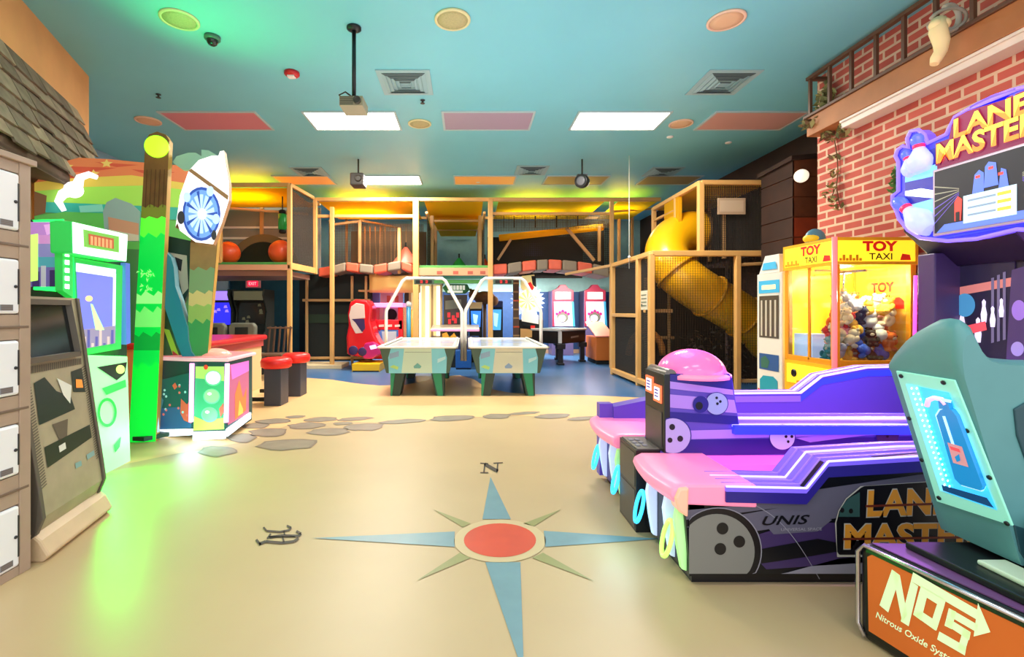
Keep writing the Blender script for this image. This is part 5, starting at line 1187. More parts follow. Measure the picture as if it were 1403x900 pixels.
# middle bay: green deck and receding yellow tunnel
ZM = 2.27
q = B(); q.box((Xp(570),YM_,ZM-.03),(Xp(672),14.2,ZM+.03), m_grn); q.box((Xp(570),YM_-.04,ZM-.2),(Xp(672),YM_+.04,ZM-.03), m_pinkf)
for k, px in enumerate((603,625,645,662)): q.box((Xp(px)-.07,YM_-.045,ZM-.17),(Xp(px)+.05,YM_-.035,ZM-.1), mat('fascia_mark', (190,90,70), .6))
q.build('deck', r, .006)
q = B(); q.box((Xp(572),YM_+.15,ZM-.36),(Xp(660),YM_+.3,ZM-.28), m_grn); q.build('under_beam', r)
for y in (11.9,13.2):
    for sx, px in ((0,586),(1,660)): post(r, (Xp(px)+.0*sx,y,ZM), (Xp(px),y,ZT_-.12), .09, m_po2)
    beam(r, (Xp(586),y,ZT_-.25), (Xp(660),y,ZT_-.25), .06, m_po2)
sheet(r, [(Xp(586),11.9,3.6),(Xp(660),11.9,3.6),(Xp(655),14.1,3.5),(Xp(592),14.1,3.5)], m_can, 'canopy', .01)
for px in (584,664): sheet(r, [(Xp(px),YM_+.2,ZM+.03),(Xp(px),13.9,ZM+.03),(Xp(px),13.9,3.1),(Xp(px),YM_+.2,3.5)], m_net)
for px in (584,664): beam(r, (Xp(px),YM_+.1,3.5), (Xp(px),13.9,3.05), .06, m_po)
# cones on the deck
q = B()
def cone(c, rr, h, m, label, nm='soft_cone'):
    q = B(); q.lathe(c, [(rr,0),(rr*.95,.05),(rr*.5,h*.55),(rr*.12,h),(.001,h*1.03)], m, 18); q.lathe(Vector(c)+V(0,0,h), [(.02,0),(.02,.12)], m_navyp, 8)
    tag(q.build(nm, base=c), label, 'soft play cone', 'soft cones on the middle deck')
p = P(629,360,12.6); cone((p.x,12.6,ZM+.03), .34, .38, mat('cone_green', (30,150,60), .5), 'green soft play cone on the middle deck')
p = P(661,360,12.6); cone((p.x+.06,12.6,ZM+.03), .24, .36, mat('cone_red', (220,60,40), .5), 'red soft play cone on the middle deck')
p = P(556,362,11.2); cone((p.x,11.2,ZM+.09), .34, .42, mat('cone_coral', (220,90,70), .5), 'coral red soft cone behind the thick middle post')
# padded arched bridge in the bay by the slide
def pads(pxs, ys, D, cols_, th=14):
    for i in range(len(pxs)-1):
        a0 = P(pxs[i],ys[i],D); a1 = P(pxs[i+1]-1.2,ys[i+1],D); h = th*D/F
        q = B(); q.prism([a0, a1, a1-V(0,0,h), a0-V(0,0,h)], (0,.9,0), cols_[i]); q.build('bridge_pad', r, .03)
pads([676,696,716,736,752,771,792,813,836],[362,361,358,356,355,356,358,361,366], YM_, [m_redp,m_grp,m_redp,m_grp,m_redp,m_grp,m_redp,m_grp])
pads([436,456,474,492,512,531,550,566],[367,364,359,361,363,360,357,362], YM_+.1, [m_redp,m_grp,m_redp,m_grp,m_redp,m_grp,m_redp], 12)
q = B(); L = [P(680+k*15.4, 374-6*math.sin(math.pi*k/10), YM_+.4) for k in range(11)]; q.tube(L, .05, mat('bridge_under', (60,52,44), .7), 8); q.build('bridge_cable', r)
# netting walls behind
sheet(r, [(Xp(455),12.4,2.0),(Xp(570),12.4,2.0),(Xp(570),12.4,3.55),(Xp(455),12.4,3.55)], m_net2); sheet(r, [(Xp(434),YM_+.9,2.1),(Xp(568),YM_+.9,2.1),(Xp(568),YM_+.9,3.4),(Xp(434),YM_+.9,3.4)], m_net2)
sheet(r, [P(674,370,12.2),P(828,370,12.2),P(828,302,12.2),P(674,330,12.2)], m_net); sheet(r, [P(674,370,12.7),P(838,370,12.7),P(838,305,12.7),P(674,330,12.7)], m_net)
sheet(r, [P(676,318,11.6),P(836,312,11.6),P(836,292,11.6),P(676,294,11.6)], m_net2)
q = B(); q.box((Xp(675),13.3,2.2),(Xp(838),13.36,3.35), mat('dark_backing', (34,32,26), .8)); q.box((P(714,0,13.2).x,13.26,P(0,350,13.2).z),(P(748,0,13.2).x,13.3,P(0,332,13.2).z), mat('violet_patch', (70,62,110), .6)); q.build('backing_panel', r)
q = B(); q.box((Xp(440),13.3,2.2),(Xp(570),13.36,3.5), mat('brown_backing', (104,84,66), .7)); q.build('backing_panel', r)
q = B(); q.tube([P(684,326,11.9),P(760,318,11.9),P(826,311,11.9)], .085, m_can, 12); q.build('rail_pad', r)
q = B(); q.bar(P(776,312,11.7), P(814,357,11.7), .07, .07, m_po2); q.build('brace', r); q = B(); q.bar(P(682,356,11.8), P(700,328,11.8), .06, .06, m_po2); q.build('brace', r)
for px, y0, y1, D in ((453,300,366,12.2),(475,300,364,12.6),(493,302,360,11.3),(523,310,365,12.8),(547,312,375,10.9),(821,310,358,11.6),(848,300,360,11.8),(866,298,360,12.3)):
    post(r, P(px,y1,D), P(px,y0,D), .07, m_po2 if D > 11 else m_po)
beam(r, P(455,308,11.3), P(494,303,11.3), .06, m_po2); beam(r, P(493,302,11.3), P(545,312,12.3), .05, m_po2); beam(r, P(836,290,11), P(905,285,12), .05, m_po2)
q = B()
for k in range(9): q.tube([P(500+k*7,310,12.1), P(500+k*7+random.uniform(-2,2),368,12.1)], .012, m_po2, 5)
q.build('climbing_rope', r)
q = B()
for k in range(9): q.bar(P(690+14.5*k,296,11.9), P(690+14.5*k,312,11.9), .02, .02, m_navyp)
q.build('ladder_rung', r)
# lower dark cubbies with tan frames
YC = 10.6
for px in (410,475,495): post(r, (Xp(px),YC+.5,0), (Xp(px),YC+.5,2.1), .06, m_po2)
beam(r, (Xp(404),YC+.5,1.53), (Xp(501),YC+.5,1.53), .06, m_po2); beam(r, (Xp(404),YC+.5,.18), (Xp(501),YC+.5,.18), .06, m_po2); beam(r, (Xp(484),YC+.5,1.75), (Xp(501),YC+.5,1.75), .05, m_po2)
q = B(); q.box((Xp(404),YC+.62,.1),(Xp(502),YC+.7,2.15), m_navyp); q.box((Xp(404),YC+.6,1.0),(Xp(500),YC+.62,1.2), mat('cubby_green', (30,50,30), .7)); q.box((Xp(484),YC+.6,1.62),(Xp(500),YC+.62,1.74), MATS['cubby_green']); q.build('backing_panel', r)
q = B(); q.prism([(Xp(404),YC-.2,.0),(Xp(470),YC-.12,.0),(Xp(470),YC+.6,.0),(Xp(404),YC+.6,.0)], (0,0,.09), mat('plinth_cream', (232,206,160), .6)); q.build('plinth', r, .01)
# yellow sagging cloth
q = B(); vs = []; fs = []; nx, nz = 12, 5
for j in range(nz+1):
    for i in range(nx+1):
        u, v = i/nx, j/nz
        p = P(506+70*u, 374+27*v+4*math.sin(math.pi*u)*(1-v), 11.0); vs.append(p+V(0,-.12*math.sin(math.pi*u)*math.sin(math.pi*v)-.02*math.sin(9*v+3*u),0))
for j in range(nz):
    for i in range(nx): k = j*(nx+1)+i; fs.append((k,k+1,k+nx+2,k+nx+1))
q.add(vs, fs, mat('cloth_tan', (236,190,110), .8), True); o = q.build('hanging_cloth', r)
md = o.modifiers.new('thick', 'SOLIDIFY'); md.thickness = .015

# ---- slide tower ----
r = thing('slide_tower', 'tan framed netted tower with a big yellow tube slide inside', 'play tower', (4.0,8.6,0))
YS, YE = 7.6, 9.56; XL = 2.95; ZS = 2.2
for x, y in ((XL,YS),(2.94,YE)): post(r, (x,y,0), (x,y,ZS), .09)
post(r, (2.945,8.15,0), (2.945,8.15,ZS), .085); post(r, (4.33,YS,0), (4.33,YS,ZS), .085)
post(r, (5.15,YS,0), (5.15,YS,ZS), .085)
beam(r, (XL,YS,ZS), (5.2,YS,ZS), .09); beam(r, (XL,YS,ZS), (2.94,YE,ZS), .08); beam(r, (2.94,YE,ZS),(2.2,YM_,ZS-.1), .06, m_po2)
beam(r, (XL,YS,.09), (2.94,YE,.09), .09); beam(r, (2.945,8.15,1.2), (2.94,YE,1.2), .07); beam(r, (2.98,8.2,1.2),(2.98,YE,1.2),.04,m_po2)
beam(r, (XL,YS+.3,1.28), (3.5,YS+.5,1.28), .06, m_po2); beam(r, (3.3,9.4,.75), (4.1,9.4,.75), .06, m_po2); beam(r, (4.0,9.4,0), (4.0,9.4,1.9), .06, m_po2) if 0 else post(r, (4.0,9.4,0), (4.0,9.4,1.9), .06, m_po2)
post(r, (3.35,8.9,0), (3.35,8.9,1.9), .06, m_po2); beam(r, (4.4,YS+.02,.16), (5.2,YS+.02,.16), .06, m_po2); beam(r, (4.33,YS,2.02), (5.2,YS,2.06), .05, m_po2)
xu, yu = 3.75, 7.62; ZU = 3.34
post(r, (xu,yu,ZS), (xu,yu,ZU), .09); post(r, (4.85,yu,ZS), (4.85,yu,ZU), .09); post(r, (3.74,9.5,ZS), (3.74,9.5,ZU), .08); post(r, (3.745,8.5,ZS), (3.745,8.5,ZU), .07)
beam(r, (xu,yu,ZU), (4.85,yu,ZU), .075); beam(r, (xu,yu,ZU), (3.74,9.5,ZU-.02), .075); beam(r, (4.85,yu,ZU), (4.85,9.5,ZU), .07, m_po2); beam(r, (3.74,9.5,ZU), (4.85,9.5,ZU), .07, m_po2); beam(r, (3.745,8.5,ZU-.25), (3.745,9.5,ZU-.25), .05, m_po)
sheet(r, [(xu+.04,yu+.05,ZU-.03),(4.82,yu+.05,ZU-.03),(4.82,9.45,ZU-.06),(xu+.04,9.45,ZU-.06)], fabric('canopy_olive', (220,180,60)), 'canopy', .01)
sheet(r, [(xu+.05,yu+.03,ZS),(4.80,yu+.03,ZS),(4.80,yu+.03,ZU),(xu+.05,yu+.03,ZU)], net('net_fine', (50,44,38), .03, .2))
sheet(r, [(4.80,yu+.06,ZS),(4.80,9.45,ZS),(4.80,9.45,ZU),(4.80,yu+.06,ZU)], m_net)
for y in (8.0,8.5,9.0): post(r, (4.55,y+.4,ZS), (4.55,y+.4,ZU), .06, m_po2)
q = B(); q.box((4.0,9.5,ZS),(4.8,9.56,ZU), mat('upper_back', (90,86,80), .7)); q.box((4.1,9.4,2.86),(4.75,9.48,3.02), m_stw); q.build('rear_panel', r)
q = B(); q.box((4.02,yu-.02,2.83),(4.46,yu+.0,3.09), mat('notice_beige', (190,160,130), .5)); q.box((4.05,yu-.024,2.87),(4.43,yu-.02,3.05), mat('notice_pale', (206,180,150), .5)); q.build('notice_board', r)
q = B(); q.box((3.72,8.35,ZS),(3.78,8.95,3.3), m_can); q.build('slide_panel', r)
sheet(r, [(XL+.02,YS+.05,.12),(2.97,8.1,.12),(2.97,8.1,ZS-.05),(XL+.02,YS+.05,ZS-.05)], m_net); sheet(r, [(2.97,8.2,1.22),(2.965,9.5,1.22),(2.965,9.5,ZS-.05),(2.97,8.2,ZS-.05)], m_net); sheet(r, [(2.97,8.2,.12),(2.965,9.5,.12),(2.965,9.5,1.15),(2.97,8.2,1.15)], m_net)
sheet(r, [(XL+.06,YS+.02,.1),(4.28,YS+.02,.1),(4.28,YS+.02,ZS-.05),(XL+.06,YS+.02,ZS-.05)], net('net_open', (60,46,30), .04, .09)); sheet(r, [(4.38,YS+.02,.1),(5.1,YS+.02,.1),(5.1,YS+.02,ZS-.05),(4.38,YS+.02,ZS-.05)], MATS['net_open'])
q = B(); q.box((3.0,YE,.05),(5.2,YE+.05,ZS-.05), mat('slide_back_dark', (34,26,22), .8)); q.build('rear_panel', r)
q = B(); q.box((2.955,7.78,1.3),(2.965,8.08,1.62)[:3], mat('sign_white', (226,220,196), .5)); q.build('rules_sign', r)
q = B()
for k in range(4): q.box((2.950,7.82,1.36+.06*k),(2.956,8.04,1.375+.06*k), mat('sign_text', (90,110,90), .5))
q.build('sign_lines', r)
q = B(); q.box((2.955,8.0,1.35),(2.962,8.06,1.4), m_grn); q.build('sign_badge', r)
# the tube slide: swept round, with joint flanges
m_sl_y = mat('slide_yellow', (250,182,16), .28, noise=.03, nscale=2, coat=.3)
pts = [P(960,317,8.72), P(940,318,8.70), P(921,328,8.6), P(913,346,8.45), P(921,366,8.3), P(942,386,8.2), P(972,406,8.25), P(1003,424,8.3), P(1035,446,8.35), P(1056,470,8.45)]
def catmull(P_, n=6):
    out = []
    for i in range(len(P_)-1):
        p0, p1, p2, p3 = P_[max(i-1,0)], P_[i], P_[i+1], P_[min(i+2,len(P_)-1)]
        for k in range(n):
            t = k/n; out.append(.5*((2*p1)+(p2-p0)*t+(2*p0-5*p1+4*p2-p3)*t*t+(3*p1-p0-3*p2+p3)*t**3))
    return out+[P_[-1]]
sp_ = catmull(pts)
q = B(); q.tube(sp_, .365, m_sl_y, 28, caps=False); o = q.build('tube_slide', r); md = o.modifiers.new('wall', 'SOLIDIFY'); md.thickness = .02
for i in (0, 26, 36, 45):
    d = (sp_[min(i+1,len(sp_)-1)]-sp_[max(i-1,0)]).normalized(); q = B(); q.tube([sp_[i]-d*.02, sp_[i]+d*.02], .39, mat('flange_yellow', (214,150,20), .4), 28); 
    q2 = B(); n = 28
    up = d.cross(V(0,0,1)).normalized(); wv = d.cross(up)
    vs = []; 
    for rr in (.36,.40):
        for sg in (-.02,.02):
            for k in range(n): a = 2*math.pi*k/n; vs.append(sp_[i]+d*sg+(up*math.cos(a)+wv*math.sin(a))*rr)
    fs = []
    for a_, b_ in ((0,1),(1,3),(3,2),(2,0)):
        for k in range(n): l = (k+1)%n; fs.append((a_*n+k,a_*n+l,b_*n+l,b_*n+k))
    q2.add(vs, fs, mat('flange_dark' if i == 0 else 'flange_yellow', (90,60,20) if i == 0 else (214,150,20), .4), True); q2.build('flange', r)
q = B(); q.tube([V(3.35,8.9,.45)+V(.32*math.cos(a),0,.45*math.sin(a)) for a in [k*math.pi/12 for k in range(13)]], .06, mat('hoop_orange', (190,120,50), .5), 10); q.build('crawl_hoop', r)
q = B(); random.seed(5)
for k in range(420):
    c = V(random.uniform(3.9,5.05), random.uniform(8.3,9.2), random.uniform(.1,1.15)); s = random.uniform(.03,.07)
    if c.z > .75+.3*(c.x-3.9): continue
    leafy(q, c, .05, 1, [mat('husk_brown', (96,72,46), .9), mat('husk_grey', (120,108,92), .9), mat('husk_dark', (52,40,30), .9)], s)
q.build('foliage_netting', r)
# ======================= MIDDLE AND BACK: air hockey, counter, far machines =======================
# ---- air hockey tables ----
m_ahg = mat('hockey_dark_olive', (70,92,74), .4); m_ahw = mat('hockey_panel_sage', (200,222,198), .4); m_ahc = mat('hockey_cyan', (130,208,224), .35); m_ahgr = mat('hockey_leg_green', (30,140,96), .4); m_ahgr2 = mat('hockey_leg_dark', (40,62,50), .45)
m_lip = mat('hockey_lip_white', (240,236,226), .25); m_play = mat('hockey_playfield', (214,222,222), .12); m_pipe = mat('pipe_white', (244,236,226), .3)
def hockey(cx_, label, panelm, accent):
    y0, y1 = 7.13, 9.40; W = .575
    r = thing('air_hockey_table', label, 'air hockey table', (cx_,(y0+y1)/2,0), 'air hockey tables')
    q = B()
    q.prism([(cx_-W,y0,.72),(cx_-W+.10,y0,.345),(cx_+W-.10,y0,.345),(cx_+W,y0,.72)], (0,y1-y0,0), m_ahg); q.build('cabinet', r, .012)
    q = B(); o = [(-.43,.72),(-.42,.345),(.42,.345),(.43,.72)]
    def ep(L, m, d): q.poly([V(cx_+a,y0-d,z) for a, z in L], m)
    q.prism([V(cx_+a,y0-.012,z) for a, z in ((-.40,.722),(-.44,.58),(-.43,.345),(.43,.345),(.44,.58),(.40,.722))], (0,.012,0), m_ahc)
    ep([(-.20,.715),(-.24,.35),(.22,.35),(.21,.715)], panelm, .015); ep([(-.19,.66),(.20,.66),(.20,.664),(-.19,.664)], m_ahgr2, .017)
    ep([(-.42,.44),(-.30,.40),(-.28,.44),(-.36,.47)], mat('hockey_lime', (180,220,120), .4), .016); ep([(.30,.50),(.42,.56),(.42,.60),(.30,.56)], mat('hockey_pale', (190,230,236), .4), .016); ep([(-.42,.56),(-.28,.60),(-.28,.68),(-.42,.64)], mat('hockey_steel', (140,170,200), .4), .016)
    ep([(-.06,.45),(0,.50),(.06,.45),(.04,.42),(-.05,.42)], accent, .017)
    q.build('end_panel', r)
    q = B(); q.box((cx_-W-.03,y0-.05,.72),(cx_+W+.03,y0+.03,.75), m_lip); q.box((cx_-W-.03,y1-.03,.72),(cx_+W+.03,y1+.05,.75), m_lip)
    for s_ in (-1,1): q.box((min(cx_+s_*W,cx_+s_*(W+.03)),y0-.05,.72),(max(cx_+s_*W,cx_+s_*(W+.03)),y1+.05,.75), m_lip); q.box((min(cx_+s_*(W-.05),cx_+s_*W),y0,.745),(max(cx_+s_*(W-.05),cx_+s_*W),y1,.765), m_lip)
    q.build('rim', r, .008)
    q = B(); q.box((cx_-W+.02,y0+.03,.70),(cx_+W-.02,y1-.03,.735), m_play); q.box((cx_-W+.03,8.25,.735),(cx_+W-.03,8.28,.737), mat('hockey_line', (60,110,190), .3)); q.build('playfield', r)
    for sx in (-1,1):
        for ya in (y0+.02, y1-.4):
            q = B(); q.prism([(cx_+sx*.40,ya,.345),(cx_+sx*.20,ya,.345),(cx_+sx*.27,ya,.0),(cx_+sx*.40,ya,.0)], (0,.32,0), m_ahgr2); q.prism([(cx_+sx*.41,ya-.012,.345),(cx_+sx*.34,ya-.012,.345),(cx_+sx*.385,ya-.012,0),(cx_+sx*.41,ya-.012,0)] if sx < 0 else [(cx_+.22,ya-.012,.345),(cx_+.36,ya-.012,.345),(cx_+.38,ya-.012,0),(cx_+.30,ya-.012,0)], (0,.014,0), m_ahgr); q.build('leg', r, .006)
    q = B(); ym = 8.2; px = lambda a, z: V(cx_+a, ym, z)
    q.tube([px(-.655,.42),px(-.655,1.24),px(-.645,1.30),px(-.37,1.80),px(-.31,1.845),px(.31,1.845),px(.37,1.80),px(.645,1.30),px(.655,1.24),px(.655,.42)], .028, m_pipe, 12); q.build('gantry_pipe', r)
    q = B(); q.box((cx_-.17,ym-.05,1.74),(cx_+.17,ym+.05,1.82), m_ahg)
    q.box((cx_-.14,ym-.055,1.755),(cx_+.14,ym-.05,1.81), m_navyp); q.build('score_unit', r, .01)
    q = B()
    for k, d in enumerate((-.06,.03)):
        for zz in (1.762,1.782,1.802): q.box((cx_+d,ym-.058,zz-.003),(cx_+d+.035,ym-.055,zz+.003), glow('led_red', (240,40,40), 1.2))
        q.box((cx_+d+.03,ym-.058,1.76),(cx_+d+.036,ym-.055,1.804), MATS['led_red'])
    q.build('score_digit', r)
    q = B(); q.lathe((cx_-.12,y0+.30,.737), [(.05,0),(.05,.012),(.02,.02),(.02,.045),(.001,.05)], m_redp, 16); q.build('striker', r) if 0 else None
    return r
hockey(-.744, 'air hockey table with sage green end panel on the red kiddie ride side', m_ahw, mat('hockey_teal', (110,170,160), .4))
hockey(.623, 'air hockey table with cream grey end panel on the pool table side', mat('hockey_panel_cream', (212,214,190), .4), MATS['hockey_steel'])

# ---- red counter, stools, driving cabinets ----
m_rt = mat('counter_red', (206,40,44), .3); m_cb = mat('counter_cream', (240,200,150), .55)
r = thing('red_counter', 'cream counter with a rounded red top behind the bubble console', 'counter', (-3.7,7.0,0))
q = B(); q.prism([(-3.46,5.95,0),(-3.42,7.9,0),(-4.3,7.9,0),(-4.3,5.95,0)], (0,0,.80), m_cb); q.build('body', r, .01)
q = B(); q.prism([(-3.33,5.85,.80),(-3.36,8.0,.80),(-4.4,8.0,.80),(-4.4,5.85,.80)], (0,0,.085), m_rt); q.build('top', r, .035, seg=4)
q = B(); q.prism([(-3.44,5.95,.70),(-3.40,7.92,.70),(-3.46,7.92,.70),(-3.5,5.95,.70)], (0,0,.10), mat('counter_trim', (196,90,84), .4)); q.build('trim', r)
q = B(); q.box((-3.45,7.1,.44),(-3.42,7.2,.54), m_navyp); q.build('latch', r)
m_st = mat('stool_base', (66,70,84), .45); m_sr = mat('stool_red', (232,40,36), .35)
def stool(x, y, label):
    t = thing('bar_stool', label, 'stool', (x,y,0), 'red stools by the counter')
    q = B(); q.box((x-.115,y-.12,0),(x+.115,y+.16,.50), m_st); q.build('pedestal', t, .01)
    q = B(); q.lathe((x,y+.02,.50), [(.17,0),(.2,.02),(.205,.09),(.19,.125),(.15,.14),(.001,.145)], m_sr, 28); q.build('seat', t)
    q = B(); q.box((x-.55,y+.0,.04),(x-.115,y+.05,.09), m_navyp); q.build('foot_rail', t)
stool(-2.62,6.5,'red topped stool on a dark square pedestal, nearest the bubble console'); stool(-2.6,7.2,'red topped stool on a dark square pedestal, nearest the tower post')
q = B(); 
# far driving cabinets with seats
def driver(x, y, label, sc, lit):
    t = thing('driving_cabinet', label, 'arcade machine', (x,y,0), 'driving cabinets under the tower')
    q = B(); s_ = [(y+.35,0),(y-.25,0),(y-.25,.75),(y-.1,.85),(y-.02,1.25),(y-.2,1.6),(y-.18,1.72),(y+.35,1.72)]
    for dx in (-.32,.29): q.prism([(x+dx,a,z) for a, z in s_], (.03,0,0), m_navyp)
    q.box((x-.3,y+.0,0),(x+.3,y+.33,1.70), m_navyp); q.box((x-.3,y-.22,.0),(x+.3,y,.74), m_navyp); q.build('cabinet', t, .006)
    q = B(); q.poly([(x-.27,y-.01,1.0),(x+.27,y-.01,1.0),(x+.27,y-.01,1.45),(x-.27,y-.01,1.45)], sc)
    for k in range(6): a = random.uniform(-.22,.16); z = random.uniform(1.03,1.38); q.poly([(x+a,y-.014,z),(x+a+.08,y-.014,z),(x+a+.06,y-.014,z+.06),(x+a+.01,y-.014,z+.05)], lit)
    q.build('screen', t)
    q = B(); q.box((x-.29,y-.19,1.50),(x+.29,y+.0,1.68), lit); q.build('marquee', t, .006)
    q = B(); q.tube([(x+.11*math.cos(a),y-.34,.86+.11*math.sin(a)) for a in [k*math.pi/10 for k in range(20)]], .014, m_navyp, 8, closed=True); q.tube([(x,y-.34,.86),(x,y-.22,.82)], .03, m_navyp, 8); q.build('steering_wheel', t)
driver(-5.1,9.7,'driving game cabinet with a vivid blue screen beneath the climbing tower', glow('drive_blue', (40,40,230), 1.0), glow('drive_violet', (150,120,240), 1.0))
driver(-4.42,9.75,'dark driving game cabinet with a dim screen beneath the climbing tower', mat('drive_dim', (30,32,30), .2), mat('drive_olive', (96,96,74), .4, 0, .1, (110,110,80)))
m_seat = mat('seat_olive_grey', (104,106,92), .6, noise=.08)
def dseat(x, y, label):
    t = thing('driving_chair', label, 'seat', (x,y,0), 'driving seats above the red counter')
    q = B(); q.prism([(x-.24,y,.42),(x+.24,y,.42),(x+.25,y,1.0),(x+.2,y,1.06),(x-.2,y,1.06),(x-.25,y,1.0)], (0,.12,0), m_seat); q.build('backrest', t, .03, seg=3)
    q = B(); q.box((x-.12,y-.012,.72),(x+.12,y+.0,.98), m_navyp); q.build('back_pad', t, .006)
    q = B(); q.box((x-.24,y,.36),(x+.24,y+.5,.48), m_seat); q.build('cushion', t, .03)
    q = B(); q.box((x-.15,y+.05,0),(x+.15,y+.4,.36), m_navyp); q.build('pedestal', t)
dseat(-4.72,8.75,'grey driving seat nearer the plank game above the red counter'); dseat(-4.16,8.75,'grey driving seat nearer the tower post above the red counter')
t = thing('side_chair', 'brown slatted chair beyond the end of the red counter', 'chair', (-3.66,9.0,0)); m_ch = mat('chair_brown', (104,76,58), .6)
for dx in (-.2,.2):
    for dy in (-.18,.18): q = B(); q.bar((-3.66+dx,9+dy,0),(-3.66+dx,9+dy,.44), .035, .035, m_ch); q.build('leg', t)
q = B(); q.box((-3.88,8.78,.44),(-3.44,9.22,.48), m_ch); q.build('seat', t, .01)
q = B()
for dx in (-.2,-.1,0,.1,.2): q.bar((-3.66+dx,9.19,.48),(-3.64+dx,9.25,.98), .035, .025, m_ch)
q.bar((-3.89,9.25,.95),(-3.41,9.25,.95), .06, .03, m_ch); q.build('backrest', t, .005)
# exit sign
p = P(343,388,12.3); t = thing('exit_sign', 'small red lit exit sign on the dark teal partition', 'sign', (p.x,12.45,p.z))
q = B(); q.box((p.x-.19,12.44,p.z-.11),(p.x+.19,12.498,p.z+.11), mat('exit_case', (190,120,120), .4, 0, .2, (200,100,100))); q.build('case', t, .008)
q = B(); q.box((p.x-.13,12.43,p.z-.07),(p.x+.13,12.44,p.z+.07), glow('exit_red', (255,20,60), 1.6)); q.text('EXIT', (p.x-.10,12.427,p.z-.04), (p.x+.10,12.427,p.z-.04), (p.x-.10,12.427,p.z+.04), mat('exit_letter', (255,200,200), .4, 0, 1.2, (255,170,170))); q.build('face', t)

# ---- red kiddie ride on a yellow base ----
YR_ = 10.2; fr = Fr(-4,YR_,4,YR_)
m_rr = mat('ride_red', (222,20,34), .25, coat=.3); m_ri = mat('ride_pale', (222,196,184), .4); m_rp = mat('ride_magenta', (190,30,110), .3); m_rv = mat('ride_violet', (50,30,84), .5)
r = thing('kiddie_ride', 'glossy red kiddie ride with pale seat on a yellow base', 'kiddie ride', (-2.25,10.4,0))
q = B(); q.fprism(fr, [(476,430),(479,414),(487,410),(503,411),(510,420),(508,440),(513,458),(518,468),(527,478),(520,486),(505,490),(490,489),(475,486),(474,462),(477,446)], -.55, 0, m_rr); q.build('body', r, .05, seg=3)
q = B(); q.fprism(fr, [(481,420),(488,415),(499,417),(500,436),(486,437),(495,448),(497,456),(487,457),(481,446),(478,432)], -.1, .012, m_ri); q.build('seat', r, .01)
q = B(); q.fprism(fr, [(482,437),(499,437),(500,450),(496,455),(487,442)], -.05, .016, m_rv); q.build('footwell', r)
for x, y in ((484,480),(497,482)):
    q = B(); c = fr.px(x,y,.02); q.lathe(c, [(.085,-.03),(.10,-.015),(.10,.005),(.08,.012),(.001,.013)], m_rv, 20, fr.n); q.build('wheel', r)
q = B(); q.fprism(fr, [(494,484),(500,470),(512,468),(522,474),(523,484),(510,492),(498,492)], -.5, .03, m_rp); q.build('nose', r, .03)
q = B(); q.fprism(fr, [(506,474),(514,472),(517,477),(508,479)], .03, .045, glow('ride_lamp', (235,180,255), 1.2)); q.build('headlamp', r)
q = B(); q.box((P(486,0,10.2).x,9.95,0),(P(523,0,10.2).x,10.75,.17), mat('ride_base_yellow', (250,190,20), .35)); q.box((P(487,0,10.2).x,9.94,0),(P(522,0,10.2).x,9.952,.03), m_navyp); q.build('base', r, .015)
# red drive-in kiosk
YK = 10.9; fr = Fr(-4,YK,4,YK)
r = thing('red_video_kiosk', 'red video game kiosk with a pink topped frame beside the kiddie ride', 'arcade machine', (-1.9,11.2,0))
q = B(); 
for L in ([(508,415),(515,415),(515,492),(508,492)],[(545,417),(552,416),(553,492),(546,492)],[(508,438),(552,438),(552,452),(508,452)],[(508,462),(552,462),(552,492),(508,492)]): q.fprism(fr, L, -.6, 0, m_rr)
q.build('frame', r, .02)
q = B(); q.fprism(fr, [(506,415),(552,415),(552,421),(506,421)], -.6, .02, mat('kiosk_pink', (236,150,220), .3, 0, .6, (236,140,230))); q.build('top_trim', r, .01)
q = B(); q.fprism(fr, [(515,421),(545,421),(545,439),(515,439)], -.55, -.5, mat('kiosk_inner', (220,205,215), .4)); q.fdisc(fr, 536, 431, 8, 8, -.48, m_navyp); q.fprism(fr, [(520,420),(526,420),(524,438),(518,438)], -.5, -.46, m_ri); q.build('screen_panel', r)
q = B(); q.fprism(fr, [(522,454),(543,454),(542,474),(522,474)], -.02, .02, mat('kiosk_silver', (196,206,216), .3, .3)); q.fprism(fr, [(519,454),(523,454),(525,475),(520,475)], -.02, .025, mat('kiosk_blue', (90,120,200), .4)); q.build('front_panel', r)
for k in range(3):
    q = B(); q.fprism(fr, [(519+11*k,445),(526+11*k,444.5),(526+11*k,447.5),(519+11*k,448)], 0, .01, m_ri); q.build('name_stripe', r)
# slanted violet and pink picture board behind it
fr = Fr(-4,11.6,4,11.6); q = B()
q.fprism(fr, [(495,406),(512,401),(520,401),(520,420),(495,420)], -.05, 0, mat('board_violet', (130,120,180), .5)); q.fprism(fr, [(521,401),(552,401),(552,420),(521,420)], -.05, 0, mat('board_pinkish', (240,180,180), .5)); 
for x in (530,541): q.fpoly(fr, [(x,405),(x+5,405),(x+5,414),(x,414)], .004, m_redp)
q.fprism(fr, [(500,398),(555,398),(555,401),(500,401)], -.08, .02, m_pipe); q.prism([fr.px(505,420,-.03), fr.px(508,420,-.03), fr.px(508,495,-.03), fr.px(505,495,-.03)], -fr.n*.05, m_pipe)
tag(q.build('picture_board'), 'violet and pink picture board behind the red video kiosk', 'board')
